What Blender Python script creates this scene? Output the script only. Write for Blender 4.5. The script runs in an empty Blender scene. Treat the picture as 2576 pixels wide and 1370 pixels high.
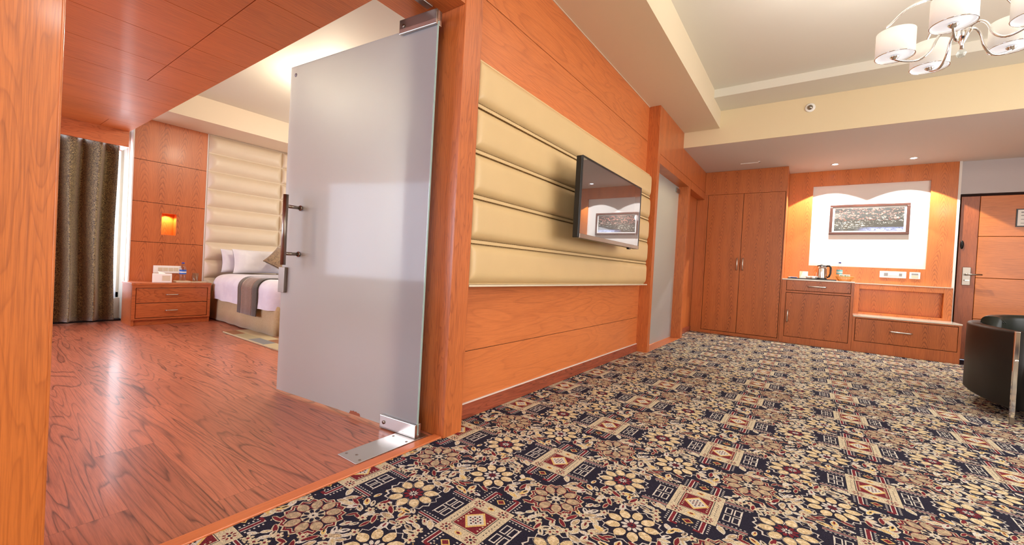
import bpy, bmesh, math, random
from mathutils import Vector, Matrix, Euler, noise as mnoise
PI = math.pi
R = math.radians
C = bpy.context.scene.collection
scene = bpy.context.scene

# ------------------------------------------------------------------ camera
cam_data = bpy.data.cameras.new('camera')
cam_data.sensor_width = 36
cam_data.lens = 1040.0 / 2576 * 36
cam_data.clip_start = 0.02
cam = bpy.data.objects.new('camera', cam_data)
C.objects.link(cam)
_m = (Matrix.Rotation(R(35.68), 4, 'Z') @ Matrix.Rotation(R(-0.723), 4, 'X') @
      Matrix.Rotation(R(90), 4, 'X') @ Matrix.Rotation(R(3.11), 4, 'Z'))
cam.matrix_world = Matrix.Translation((0, 0, 0.85)) @ _m
scene.camera = cam

# ------------------------------------------------------------------ world, exposure
w = bpy.data.worlds.new('world'); scene.world = w; w.use_nodes = True
w.node_tree.nodes['Background'].inputs[0].default_value = (0.75, 0.85, 1, 1)
w.node_tree.nodes['Background'].inputs[1].default_value = 1.0
scene.view_settings.view_transform = 'Standard'
scene.view_settings.look = 'None'
scene.view_settings.gamma = 1
scene.view_settings.exposure = 0.0
scene.cycles.max_bounces = 10
scene.cycles.diffuse_bounces = 5
scene.cycles.glossy_bounces = 5
scene.cycles.transmission_bounces = 8
scene.cycles.caustics_reflective = False
scene.cycles.caustics_refractive = False
scene.cycles.sample_clamp_indirect = 6


def area(name, loc, size, power, col, target=None, direction=None, spread=180):
    l = bpy.data.lights.new(name, 'AREA')
    l.shape = 'RECTANGLE'; l.size = size[0]; l.size_y = size[1]
    l.energy = power; l.color = col; l.spread = R(spread)
    o = bpy.data.objects.new(name, l); C.objects.link(o)
    o.location = loc
    d = Vector(direction) if direction else Vector(target) - Vector(loc)
    o.rotation_euler = d.to_track_quat('-Z', 'Y').to_euler()
    return o


def spot(name, loc, power, col, angle, blend=0.3, radius=0.03, target=None):
    l = bpy.data.lights.new(name, 'SPOT')
    l.energy = power; l.color = col; l.spot_size = R(angle); l.spot_blend = blend
    l.shadow_soft_size = radius
    o = bpy.data.objects.new(name, l); C.objects.link(o); o.location = loc
    d = (Vector(target) - Vector(loc)) if target else Vector((0, 0, -1))
    o.rotation_euler = d.to_track_quat('-Z', 'Y').to_euler()
    return o


def point(name, loc, power, col, radius=0.03):
    l = bpy.data.lights.new(name, 'POINT')
    l.energy = power; l.color = col; l.shadow_soft_size = radius
    o = bpy.data.objects.new(name, l); C.objects.link(o); o.location = loc
    return o


WARM = (1.0, 0.83, 0.62); NEUT = (1.0, 0.94, 0.86); COOL = (0.78, 0.87, 1.0)
# fill light at the added, unseen windows behind and beside the camera
area('fill_rear_window', (0.9, -2.30, 1.45), (2.6, 1.7), 45, NEUT, direction=(0, 1, 0))
area('fill_side_window', (3.12, 3.0, 1.45), (3.2, 1.7), 85, NEUT, direction=(-1, 0, 0))
# bedroom daylight: the curtained window, then two unseen windows added for light
area('daylight_bedroom_window', (-6.36, 0.45, 1.25), (1.6, 1.6), 70, (0.86, 0.9, 1.0), direction=(1, 0, 0))
area('fill_bedroom_far', (-3.6, 4.30, 1.6), (3.0, 1.7), 36, (1, .9, .7), direction=(0, -1, 0))
area('fill_bedroom_near', (-4.6, -2.28, 1.4), (3.0, 1.7), 125, (.72, .8, 1.0), direction=(0.1, 1, 0))
# ------------------------------------------------------------------ helpers
def lin(c):
    out = []
    for v in c[:3]:
        v = v / 255.0
        out.append(v / 12.92 if v <= 0.04045 else ((v + 0.055) / 1.055) ** 2.4)
    return (*out, 1.0)


class G:
    """small node-graph writer"""
    def __init__(s, name):
        s.m = bpy.data.materials.new(name); s.m.use_nodes = True
        s.t = s.m.node_tree; s.n = s.t.nodes
        s.b = s.n['Principled BSDF']
    def node(s, typ, **kw):
        n = s.n.new(typ)
        for k, v in kw.items(): setattr(n, k, v)
        return n
    def link(s, a, b): s.t.links.new(a, b)
    def put(s, sock, v):
        if v is None: return
        if isinstance(v, (int, float)): sock.default_value = v
        elif isinstance(v, (tuple, list)): sock.default_value = v
        else: s.link(v, sock)
    def math(s, op, a, b=None, c=None):
        n = s.node('ShaderNodeMath', operation=op)
        s.put(n.inputs[0], a); s.put(n.inputs[1], b)
        if c is not None: s.put(n.inputs[2], c)
        return n.outputs[0]
    def pos(s):
        n = s.node('ShaderNodeNewGeometry'); return n.outputs['Position']
    def sep(s, v):
        n = s.node('ShaderNodeSeparateXYZ'); s.link(v, n.inputs[0]); return n.outputs
    def comb(s, x, y, z):
        n = s.node('ShaderNodeCombineXYZ')
        s.put(n.inputs[0], x); s.put(n.inputs[1], y); s.put(n.inputs[2], z)
        return n.outputs[0]
    def vmul(s, v, k):
        n = s.node('ShaderNodeVectorMath', operation='MULTIPLY'); s.link(v, n.inputs[0]); n.inputs[1].default_value = k
        return n.outputs[0]
    def noise(s, v, scale, detail=2, rough=0.5, dist=0):
        n = s.node('ShaderNodeTexNoise'); s.link(v, n.inputs['Vector'])
        n.inputs['Scale'].default_value = scale; n.inputs['Detail'].default_value = detail
        n.inputs['Roughness'].default_value = rough; n.inputs['Distortion'].default_value = dist
        return n.outputs[0]
    def mix(s, f, a, b, mode='MIX'):
        n = s.node('ShaderNodeMix', data_type='RGBA', blend_type=mode)
        s.put(n.inputs[0], f); s.put(n.inputs[6], a); s.put(n.inputs[7], b)
        return n.outputs[2]
    def ramp(s, v, stops, interp='LINEAR'):
        n = s.node('ShaderNodeValToRGB'); s.link(v, n.inputs[0])
        cr = n.color_ramp; cr.interpolation = interp
        while len(cr.elements) < len(stops): cr.elements.new(0.5)
        for e, (p, c) in zip(cr.elements, stops):
            e.position = p; e.color = c if isinstance(c, (tuple, list)) else (c, c, c, 1)
        return n.outputs[0]
    def bump(s, h, strength=0.2, dist=0.002):
        n = s.node('ShaderNodeBump'); n.inputs['Strength'].default_value = strength
        n.inputs['Distance'].default_value = dist; s.link(h, n.inputs['Height'])
        s.link(n.outputs[0], s.b.inputs['Normal'])
    def setp(s, **kw):
        for k, v in kw.items():
            s.put(s.b.inputs[k.replace('_', ' ')], v)
        return s.m


def plain(name, col, rough=0.5, metal=0, spec=0.5, coat=0, emis=0, ecol=None, trans=0, ior=1.5, alpha=1):
    g = G(name)
    g.setp(Base_Color=lin(col), Roughness=rough, Metallic=metal, IOR=ior)
    g.b.inputs['Specular IOR Level'].default_value = spec
    g.b.inputs['Coat Weight'].default_value = coat
    g.b.inputs['Transmission Weight'].default_value = trans
    if emis:
        g.b.inputs['Emission Color'].default_value = lin(ecol or col)
        g.b.inputs['Emission Strength'].default_value = emis
    return g.m


def wood(name, col, dark, long='z', K=5.0, cross=6.0, lng=0.55, amt=0.6, rough=0.38, coat=0.15,
         chevron=None, sharp=0.55, fib=0.35, tone=0.18, planks=None):
    """veneer: nested contour lines of a stretched noise (flowery figure) or stacked chevrons"""
    g = G(name)
    col = (col[0], col[1] * 1.0, col[2] * .93); dark = (dark[0], dark[1] * 1.03, dark[2] * .95)
    p = g.pos(); x, y, z = g.sep(p)
    tonev = None
    if long == 'z':
        L, A, B = z, g.math('ADD', x, y), g.math('SUBTRACT', x, y)
    elif long == 'y':
        L, A, B = y, z, x
    else:
        L, A, B = x, y, z
    if planks:
        wd, ln = planks
        row = g.math('FLOOR', g.math('DIVIDE', A, wd))
        off = g.math('MULTIPLY', row, 0.437)
        colm = g.math('FLOOR', g.math('ADD', g.math('DIVIDE', L, ln), off))
        wn = g.node('ShaderNodeTexWhiteNoise', noise_dimensions='2D')
        g.link(g.comb(row, colm, 0.0), wn.inputs['Vector'])
        rnd = wn.outputs['Value']
        tonev = rnd
        B = g.math('MULTIPLY', rnd, 40.0)
        L2 = g.math('ADD', L, g.math('MULTIPLY', rnd, 13.0))
    else:
        L2 = L
    v = g.comb(g.math('MULTIPLY', A, cross), g.math('MULTIPLY', B, cross if not planks else 1.0), g.math('MULTIPLY', L2, lng))
    n1 = g.noise(v, 1.0, 2.2, 0.45, 0.35)
    if chevron:
        P, kz, kb = chevron
        t = g.math('PINGPONG', g.math('ADD', A, g.math('MULTIPLY', g.noise(p, 1.1, 1), 0.22)), P / 2)
        t = g.math('DIVIDE', t, P / 2)
        t2 = g.math('POWER', t, 1.6)
        wob = g.noise(g.comb(g.math('MULTIPLY', A, 22), B, g.math('MULTIPLY', L, 9)), 1.0, 2, .6)
        f = g.math('ADD', g.math('MULTIPLY', L, kz), g.math('MULTIPLY', t2, kb))
        f = g.math('ADD', f, g.math('MULTIPLY', n1, K))
        f = g.math('ADD', f, g.math('MULTIPLY', wob, 1.3))
    else:
        f = g.math('MULTIPLY', n1, K * 7)
    s_ = g.math('FRACT', f)
    lines = g.ramp(s_, [(0.0, 1.0), (sharp * 0.25, 0.45), (sharp * .8, 0.0), (0.90, 0.05), (1.0, 1.0)])
    fv = g.comb(g.math('MULTIPLY', A, 170), g.math('MULTIPLY', B, 170 if not planks else 1.0), g.math('MULTIPLY', L2, 6.0))
    fibn = g.noise(fv, 1.0, 3, 0.7)
    fibr = g.ramp(fibn, [(0.42, 0.0), (0.66, 1.0)])
    fac = g.math('MULTIPLY', lines, amt)
    if chevron: fac = g.math('MULTIPLY', fac, g.ramp(t, [(0.25, 1.0), (0.6, 0.45), (1.0, 0.35)]))
    brk = g.ramp(g.noise(fv, 0.5, 3, 0.7), [(0.3, 0.55), (0.6, 1.0)])
    fac = g.math('MULTIPLY', fac, brk)
    c1 = g.mix(fac, lin(col), lin(dark))
    c2 = g.mix(g.math('MULTIPLY', fibr, fib), c1, lin(dark))
    big = g.noise(v, 0.45, 1)
    hi = tuple(min(255, q * 1.1) for q in col)
    c3 = g.mix(g.math('MULTIPLY', g.ramp(big, [(0.35, 0), (0.7, 1)]), tone * 2), c2, lin(hi))
    if tonev is not None:
        c3 = g.mix(g.math('MULTIPLY', tonev, 0.30), c3, lin(dark))
        fy = g.math('FRACT', g.math('DIVIDE', A, planks[0]))
        fx = g.math('FRACT', g.math('ADD', g.math('DIVIDE', L, planks[1]), off))
        e1 = g.math('LESS_THAN', fy, 0.008); e2 = g.math('LESS_THAN', fx, 0.0012)
        c3 = g.mix(g.math('MULTIPLY', g.math('MAXIMUM', e1, e2), 0.45), c3, lin((60, 20, 10)))
    g.setp(Base_Color=c3, Roughness=rough)
    g.b.inputs['Coat Weight'].default_value = coat
    g.b.inputs['Coat Roughness'].default_value = 0.12
    g.bump(g.math('ADD', g.math('MULTIPLY', lines, -0.5), g.math('MULTIPLY', fibr, -0.5)), 0.12, 0.0008)
    return g.m


def fabric(name, col, col2, scale=60, rough=0.85, fine=900, sheen=0.3, contrast=1.0, bump=0.3, thresh=(0.45, 0.55), dist=1.5):
    g = G(name); p = g.pos()
    a = g.ramp(g.noise(p, scale, 3, 0.6, dist), [(thresh[0], 0), (thresh[1], 1)])
    b = g.noise(p, fine, 1)
    c = g.mix(g.math('MULTIPLY', a, contrast), lin(col), lin(col2))
    c = g.mix(g.math('MULTIPLY', b, 0.35), c, lin(tuple(q * 0.55 for q in col)))
    g.setp(Base_Color=c, Roughness=rough)
    g.b.inputs['Sheen Weight'].default_value = sheen
    g.bump(b, bump, 0.001)
    return g.m


def carpetmat(name, col, dark=0.45, light=1.25, blotch=None):
    g = G(name); p = g.pos()
    n = g.ramp(g.noise(p, 420, 2, 0.7), [(0.32, 0), (0.68, 1)])
    cd = tuple(q * dark for q in col); cl = tuple(min(255, q * light) for q in col)
    c = g.mix(n, lin(cd), lin(cl))
    if blotch:
        m = g.ramp(g.noise(p, 60, 2, 0.6), [(0.48, 0), (0.6, 1)])
        c = g.mix(g.math('MULTIPLY', m, 0.7), c, lin(blotch))
    g.setp(Base_Color=c, Roughness=0.95)
    g.b.inputs['Specular IOR Level'].default_value = 0.15
    g.bump(n, 0.5, 0.002)
    return g.m


def paint(name, col, rough=0.7):
    g = G(name); p = g.pos()
    n = g.noise(p, 1.2, 3)
    c = g.mix(g.math('MULTIPLY', n, 0.12), lin(col), lin(tuple(q * 0.9 for q in col)))
    g.setp(Base_Color=c, Roughness=rough)
    g.bump(g.noise(p, 350, 2), 0.05, 0.001)
    return g.m


def leather(name, col, rough=0.4, scale=500, crease=0.1):
    g = G(name); p = g.pos()
    n = g.noise(p, scale, 2)
    big = g.noise(p, 5, 3)
    c = g.mix(g.math('MULTIPLY', big, 0.25), lin(col), lin(tuple(q * 0.8 for q in col)))
    g.setp(Base_Color=c, Roughness=rough)
    g.bump(n, crease, 0.001)
    if sum(col) < 120: g.b.inputs['Specular IOR Level'].default_value = .3
    return g.m


# ------------------------------------------------------------------ materials
ORANGE = (206, 98, 46); ODARK = (128, 44, 16)
M = {}
M['wall_wood'] = wood('wall_veneer', (208, 120, 70), (150, 68, 32), 'y', K=1.8, cross=5.0, lng=0.8, amt=0.45, fib=0.38)
M['post_wood'] = wood('post_veneer', (196, 108, 48), (128, 58, 18), 'z', K=2.2, cross=9, lng=1.1, amt=0.45, fib=0.5)
M['frame_wood'] = wood('frame_veneer', (196, 108, 58), (112, 42, 18), 'z', K=2.0, cross=11, lng=1.6, amt=0.5, fib=0.5)
CH = dict(K=1.2, cross=9, lng=0.7, sharp=0.75)
M['cab_wood'] = wood('cabinet_veneer', (190, 106, 54), (98, 42, 18), 'z', amt=0.95, chevron=(0.15, 17.0, 6.0), fib=0.45, **CH)
M['cab_frame'] = wood('cabinet_frame_veneer', (190, 106, 56), (120, 50, 22), 'z', K=2.0, cross=12, lng=1.0, amt=0.35, fib=.45)
M['niche_wood'] = wood('niche_veneer', (206, 118, 56), (132, 58, 20), 'z', amt=0.8, chevron=(0.16, 16.0, 6.0), fib=0.4, **CH)
M['hwood'] = wood('horizontal_veneer', (206, 112, 56), (150, 66, 26), 'x', K=2, cross=14, lng=1.4, amt=0.4, fib=0.4)
M['door_wood'] = wood('door_veneer', (206, 120, 60), (150, 74, 30), 'x', K=1.6, cross=16, lng=1.6, amt=0.35, fib=0.5)
M['stile_wood'] = wood('door_stile_veneer', (160, 84, 46), (98, 40, 18), 'z', K=2, cross=14, lng=1.6, amt=0.5, fib=.5)
M['soffit_wood'] = wood('soffit_veneer', (208, 120, 64), (146, 68, 32), 'y', K=2.0, cross=9, lng=0.7, amt=0.3, fib=0.55, coat=0.05, rough=.5)
M['bed_wood'] = wood('bedroom_veneer', (190, 104, 58), (120, 50, 22), 'z', coat=.04, amt=0.8, chevron=(0.17, 14.0, 5.0), fib=0.4, **CH)
M['night_wood'] = wood('nightstand_veneer', (188, 102, 58), (104, 40, 20), 'y', K=1.8, cross=12, lng=2.2, amt=0.6, fib=.4)
M['skirt_wood'] = wood('skirting_veneer', (164, 82, 60), (70, 24, 16), 'y', K=2.0, cross=16, lng=1.5, amt=0.8, fib=.5)
M['floor_wood'] = wood('laminate_floor', (202, 122, 98), (58, 24, 22), 'x', K=2.3, cross=6.5, lng=0.6, amt=1.0,
                       rough=0.36, coat=0.12, sharp=0.36, fib=0.42, planks=(0.19, 1.22))
M['groove'] = plain('groove_shadow_gap', (40, 16, 8), 0.9)
M['threshold'] = wood('threshold_veneer', (206, 116, 70), (170, 84, 46), 'y', K=2, cross=10, lng=1, amt=0.25)
M['cream_wall'] = paint('beige_wall_paint', (226, 208, 184))
M['white_wall'] = paint('white_wall_paint', (232, 228, 222))
M['ceiling_white'] = paint('ceiling_paint', (222, 218, 204))
M['ceiling_mauve'] = paint('lowered_ceiling_paint', (206, 196, 188))
M['grey_wall'] = paint('grey_wall_paint', (196, 190, 190))
M['cream_leather'] = leather('cream_leatherette', (214, 184, 134), 0.42, 700, 0.05)
M['ivory_leather'] = leather('ivory_leatherette', (216, 198, 172), 0.38, 700, 0.05)
M['stitch'] = plain('stitch_thread', (120, 92, 52), 0.8)
M['black_leather'] = leather('black_leather', (15, 11, 10), 0.45, 420, 0.4)
M['chrome'] = plain('chrome', (225, 225, 225), 0.08, 1)
M['steel'] = plain('brushed_steel', (200, 196, 188), 0.28, 1)
M['dsteel'] = plain('satin_dark_steel', (150, 142, 132), 0.3, 1)
M['black'] = plain('black_plastic', (14, 14, 16), 0.35)
M['dark_rail'] = plain('dark_rail', (30, 22, 30), 0.6)
M['white_plastic'] = plain('white_plastic', (240, 238, 232), 0.35)
M['beige_plastic'] = plain('beige_plastic', (214, 200, 174), 0.4)
M['grey_plastic'] = plain('grey_plastic', (150, 150, 150), 0.5)
M['marble'] = plain('white_stone', (226, 218, 204), 0.15, coat=0.3)
M['sheet'] = fabric('white_sheet', (236, 232, 238), (222, 216, 226), 6, 0.8, 600, 0.2, 0.5, 0.15, dist=0)
M['pillowcase'] = fabric('white_pillowcase', (238, 236, 238), (226, 222, 228), 6, 0.8, 600, 0.2, 0.5, 0.1, dist=0)
M['skirt'] = fabric('beige_valance', (196, 172, 128), (186, 160, 116), 30, 0.85, 500, 0.3, 0.6, 0.3)
M['runner'] = fabric('brown_runner', (140, 112, 92), (112, 84, 64), 70, 0.8, 700, 0.5, 0.9, 0.4)
M['runner_edge'] = fabric('charcoal_runner_border', (66, 58, 48), (96, 88, 76), 160, 0.85, 900, 0.3, 0.9, 0.4)
M['cushion'] = fabric('brown_cushion', (150, 122, 88), (84, 60, 38), 40, 0.7, 600, 0.4, 0.7, 0.4, (0.52, 0.56))
M['curtain'] = fabric('damask_curtain', (44, 33, 20), (190, 172, 116), 110, 0.6, 900, 0.5, 0.9, 0.5, (0.48, 0.56), 2.0)  # damask figure, its contrast raised to stand in for lit folds and dark valleys
M['sheer'] = plain('sheer_curtain', (245, 246, 250), 0.9)
M['print_edge'] = plain('picture_mount', (240, 240, 236), 0.8, coat=0.5)


def mat_frosted():
    g = G('frosted_glass')
    n = g.n; out = n['Material Output']
    p = g.pos()
    sp = g.noise(p, 420, 1)
    g.setp(Base_Color=lin((236, 240, 240)), Roughness=0.5, IOR=1.2)
    g.b.inputs['Transmission Weight'].default_value = 1
    g.bump(sp, 0.25, 0.001)
    tr = g.node('ShaderNodeBsdfTranslucent'); tr.inputs[0].default_value = lin((246, 238, 208))
    df = g.node('ShaderNodeBsdfDiffuse'); df.inputs[0].default_value = lin((220, 226, 236))
    m0 = g.node('ShaderNodeMixShader'); m0.inputs[0].default_value = 0.5
    g.link(tr.outputs[0], m0.inputs[1]); g.link(df.outputs[0], m0.inputs[2])
    m1 = g.node('ShaderNodeMixShader'); m1.inputs[0].default_value = 0.6
    g.link(g.b.outputs[0], m1.inputs[1]); g.link(m0.outputs[0], m1.inputs[2])
    gl = g.node('ShaderNodeBsdfGlossy'); gl.inputs['Roughness'].default_value = 0.07
    fr = g.node('ShaderNodeFresnel'); fr.inputs[0].default_value = 1.28
    m2 = g.node('ShaderNodeMixShader'); g.link(fr.outputs[0], m2.inputs[0])
    g.link(m1.outputs[0], m2.inputs[1]); g.link(gl.outputs[0], m2.inputs[2])
    g.link(m2.outputs[0], out.inputs[0])
    return g.m


def mat_clear(name, col=(245, 250, 252), rough=0.0):
    g = G(name); out = g.n['Material Output']
    gl = g.node('ShaderNodeBsdfGlossy'); gl.inputs['Roughness'].default_value = 0.03
    tr = g.node('ShaderNodeBsdfTransparent'); tr.inputs[0].default_value = lin(col)
    lw = g.node('ShaderNodeLayerWeight'); lw.inputs[0].default_value = .5
    fac = g.math('ADD', g.math('MULTIPLY', g.math('POWER', lw.outputs['Facing'], 3.0), .6), .05)
    m2 = g.node('ShaderNodeMixShader'); g.link(fac, m2.inputs[0])
    g.link(tr.outputs[0], m2.inputs[1]); g.link(gl.outputs[0], m2.inputs[2])
    g.link(m2.outputs[0], out.inputs[0])
    return g.m


def mat_screen():
    g = G('television_screen'); out = g.n['Material Output']
    g.setp(Base_Color=(0.006, 0.006, 0.008, 1), Roughness=0.3)
    gl = g.node('ShaderNodeBsdfGlossy'); gl.inputs['Roughness'].default_value = 0.015
    gl.inputs[0].default_value = (0.9, 0.93, 1, 1)
    m = g.node('ShaderNodeMixShader'); m.inputs[0].default_value = 0.34
    g.link(g.b.outputs[0], m.inputs[1]); g.link(gl.outputs[0], m.inputs[2]); g.link(m.outputs[0], out.inputs[0])
    return g.m


def mat_print():
    g = G('flower_print'); p = g.pos(); x, y, z = g.sep(p)
    u = g.math('DIVIDE', g.math('SUBTRACT', x, 0.24), 0.76)
    v = g.math('DIVIDE', g.math('SUBTRACT', z, 1.61), 0.34)
    st = g.vmul(p, (34, 1, 80))
    n1 = g.noise(st, 1.0, 3, 0.65, 0.8)
    n2 = g.noise(g.vmul(p, (22, 1, 60)), 1.3, 3, 0.6, 1.0)
    base = g.mix(n2, lin((14, 18, 20)), lin((52, 62, 62)))
    # blossom band across the upper part
    band = g.math('MULTIPLY', g.ramp(v, [(0.42, 0), (0.62, 1), (0.95, 0.9), (1.0, 0.3)]), g.ramp(n1, [(0.58, 0), (0.61, 1)]))
    c = g.mix(band, base, lin((226, 138, 120)))
    w2 = g.math('MULTIPLY', g.ramp(g.math('SUBTRACT', v, g.math('MULTIPLY', u, 0.35)), [(0.02, 0), (0.12, 1), (0.3, 1), (0.42, 0)]), g.ramp(n2, [(0.59, 0), (0.61, 1)]))
    c = g.mix(w2, c, lin((222, 220, 205)))
    riv = g.math('MULTIPLY', g.ramp(v, [(0.0, 1), (0.1, 1), (0.2, 0)]), g.ramp(u, [(0.35, 0), (0.55, 1)]))
    riv = g.math('MULTIPLY', riv, g.ramp(n1, [(0.4, 0.2), (0.5, 1)]))
    c = g.mix(riv, c, lin((150, 168, 226)))
    g.setp(Base_Color=c, Roughness=0.5)
    gl = g.node('ShaderNodeBsdfGlossy'); gl.inputs['Roughness'].default_value = .02
    mx = g.node('ShaderNodeMixShader'); mx.inputs[0].default_value = .22
    g.link(g.b.outputs[0], mx.inputs[1]); g.link(gl.outputs[0], mx.inputs[2]); g.link(mx.outputs[0], g.n['Material Output'].inputs[0])
    return g.m


M['frosted'] = mat_frosted()
M['clear'] = mat_clear('clear_glass')
M['clear_plastic'] = mat_clear('clear_plastic', (244, 248, 252))
M['edge_glass'] = plain('glass_edge', (150, 176, 170), 0.15, coat=0.5)
M['screen'] = mat_screen()
M['print'] = mat_print()
M['shade'] = plain('lamp_shade_glass', (236, 232, 222), 0.6, emis=0.30, ecol=(250, 246, 240))
M['diffuser'] = plain('lamp_diffuser', (240, 238, 236), 0.5, emis=0.6, ecol=(245, 248, 255))
M['led'] = plain('downlight_lens', (255, 255, 255), 0.4, emis=14, ecol=(235, 240, 255))
M['sky'] = plain('sky_outside', (235, 242, 255), 0.9, emis=2.2, ecol=(226, 236, 255))


# ------------------------------------------------------------------ mesh building
class MB:
    def __init__(s):
        s.v = []; s.f = []; s.mi = []; s.sm = []
    def add(s, vs, fs, mi=0, smooth=False, mat=None):
        o = len(s.v)
        for q in vs:
            s.v.append(tuple(mat @ Vector(q)) if mat is not None else tuple(q))
        for f in fs:
            s.f.append([o + i for i in f]); s.mi.append(mi); s.sm.append(smooth)
        return s
    def box(s, x0, x1, y0, y1, z0, z1, mi=0, mat=None):
        vs = [(x0, y0, z0), (x1, y0, z0), (x1, y1, z0), (x0, y1, z0), (x0, y0, z1), (x1, y0, z1), (x1, y1, z1), (x0, y1, z1)]
        fs = [(0, 3, 2, 1), (4, 5, 6, 7), (0, 1, 5, 4), (1, 2, 6, 5), (2, 3, 7, 6), (3, 0, 4, 7)]
        return s.add(vs, fs, mi, False, mat)
    def lathe(s, prof, n=32, mi=0, loc=(0, 0, 0), mat=None, smooth=True, cap=True):
        vs = []; fs = []
        for r, z in prof:
            for k in range(n):
                a = 2 * PI * k / n
                vs.append((loc[0] + r * math.cos(a), loc[1] + r * math.sin(a), loc[2] + z))
        for i in range(len(prof) - 1):
            for k in range(n):
                a = i * n + k; b = i * n + (k + 1) % n
                fs.append((a, b, b + n, a + n))
        if cap:
            fs.append(tuple(reversed(range(n)))); fs.append(tuple(range((len(prof) - 1) * n, len(prof) * n)))
        return s.add(vs, fs, mi, smooth, mat)
    def cyl(s, p0, p1, r, n=16, mi=0, r1=None, smooth=True):
        p0 = Vector(p0); p1 = Vector(p1); d = p1 - p0
        q = d.to_track_quat('Z', 'Y').to_matrix().to_4x4()
        mt = Matrix.Translation(p0) @ q
        return s.lathe([(r, 0), (r if r1 is None else r1, d.length)], n, mi, mat=mt, smooth=smooth)
    def tube(s, pts, r, n=10, mi=0, closed=False):
        pts = [Vector(p) for p in pts]; vs = []; fs = []
        up = Vector((0, 0, 1)); prev = None
        N = len(pts)
        for i, p in enumerate(pts):
            a = pts[(i - 1) % N] if (closed or i > 0) else p
            b = pts[(i + 1) % N] if (closed or i < N - 1) else p
            t = (b - a).normalized()
            if prev is None:
                u = t.cross(up)
                if u.length < 1e-3: u = t.cross(Vector((1, 0, 0)))
            else:
                u = prev - t * prev.dot(t)
            u.normalize(); prev = u; w_ = t.cross(u)
            rr = r[i] if isinstance(r, (list, tuple)) else r
            for k in range(n):
                an = 2 * PI * k / n
                vs.append(p + u * rr * math.cos(an) + w_ * rr * math.sin(an))
        for i in range(N if closed else N - 1):
            j = (i + 1) % N
            for k in range(n):
                fs.append((i * n + k, i * n + (k + 1) % n, j * n + (k + 1) % n, j * n + k))
        if not closed:
            fs.append(tuple(reversed(range(n)))); fs.append(tuple(range((N - 1) * n, N * n)))
        return s.add(vs, fs, mi, True)
    def grid(s, fn, nu, nv, mi=0, smooth=True, wrapu=False):
        vs = [fn(i / (nu if wrapu else nu - 1), j / (nv - 1)) for j in range(nv) for i in range(nu)]
        fs = []
        for j in range(nv - 1):
            for i in range(nu if wrapu else nu - 1):
                a = j * nu + i; b = j * nu + (i + 1) % nu
                fs.append((a, b, b + nu, a + nu))
        return s.add(vs, fs, mi, smooth)
    def build(s, name, mats, parent=None, loc=None, bevel=0, seg=2, solid=0, rot=None, weld=False, sub=0):
        me = bpy.data.meshes.new(name)
        me.from_pydata(s.v, [], s.f); me.update()
        if not isinstance(mats, (list, tuple)): mats = [mats]
        for m in mats: me.materials.append(m)
        me.polygons.foreach_set('material_index', s.mi)
        me.polygons.foreach_set('use_smooth', s.sm)
        o = bpy.data.objects.new(name, me); C.objects.link(o)
        if parent: o.parent = parent
        if loc: o.location = loc
        if rot: o.rotation_euler = rot
        if solid:
            m = o.modifiers.new('solidify', 'SOLIDIFY'); m.thickness = solid; m.offset = 0
        if bevel:
            m = o.modifiers.new('bevel', 'BEVEL'); m.width = bevel; m.segments = seg; m.limit_method = 'ANGLE'; m.angle_limit = R(40)
        if sub:
            m = o.modifiers.new('subdivision', 'SUBSURF'); m.levels = sub; m.render_levels = sub
        return o


def bx(*a): return MB().box(*a)


def tag(o, label=None, cat=None, group=None, kind=None):
    if label: o['label'] = label
    if cat: o['category'] = cat
    if group: o['group'] = group
    if kind: o['kind'] = kind
    return o


def thing(name, label, cat, loc=(0, 0, 0), rotz=0, group=None, kind=None):
    o = bpy.data.objects.new(name, None); C.objects.link(o)
    o.location = loc; o.rotation_euler = (0, 0, rotz); o.empty_display_size = 0.1
    return tag(o, label, cat, group, kind)


def struct(o, label=None):
    o['kind'] = 'structure'
    if label: o['label'] = label
    return o


def copy_tree(o, parent=None):
    c = o.copy(); C.objects.link(c)
    if parent: c.parent = parent
    for ch in [q for q in bpy.data.objects if q.parent == o]:
        copy_tree(ch, c)
    return c


# ------------------------------------------------------------------ setting: living room shell
XW, XP = -1.512, -1.40          # panelled wall plane, pillar and casing plane
ZC, ZS, ZT = 2.683, 2.49, 2.984  # lowered ceiling, entrance ceiling, tray ceiling
YB, YW, YN = 5.549, 7.0, 7.5

struct(bx(-8.0, XP - 0.045, -2.4, 7.6, -0.2, -0.001).build('floor', M['floor_wood']))

# wood-panelled partition
p = MB()
p.box(-1.76, -1.53, 1.581, 4.58, 0, 3.1, 1); p.box(-1.76, -1.53, 5.97, 7.6, 0, 3.1, 1); p.box(-1.76, -1.53, 4.58, 5.97, 2.09, 3.1, 1)
for z0, z1 in ((0.089, 0.372), (0.376, 0.80), (1.86, 2.302), (2.306, ZC + 0.02)):
    p.box(-1.53, XW, 1.581, 4.52, z0, z1, 0)
p.box(-1.53, XW - 0.006, 1.581, 4.52, 0.0, ZC, 1)
p.box(-1.53, XW - 0.001, 1.581, 4.52, 0.79, 1.87, 0)
struct(p.build('wall_left', [M['wall_wood'], M['groove']]))
p = MB().box(XW - 0.01, XW + 0.014, 1.581, 4.519, 0, 0.083)
struct(p.build('baseboard_left', M['skirt_wood'], bevel=0.003))
struct(MB().box(XW - 0.005, XW + 0.010, 1.581, 4.519, 0.0832, 0.088).build('trim_11', M['white_wall']))
struct(MB().box(XW, XW + .006, 1.581, 4.519, ZC - .006, ZC - .0005).box(XW, XW + .006, 1.581, 4.519, 1.918, 1.923).build('trim_12', M['cream_wall']))
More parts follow.
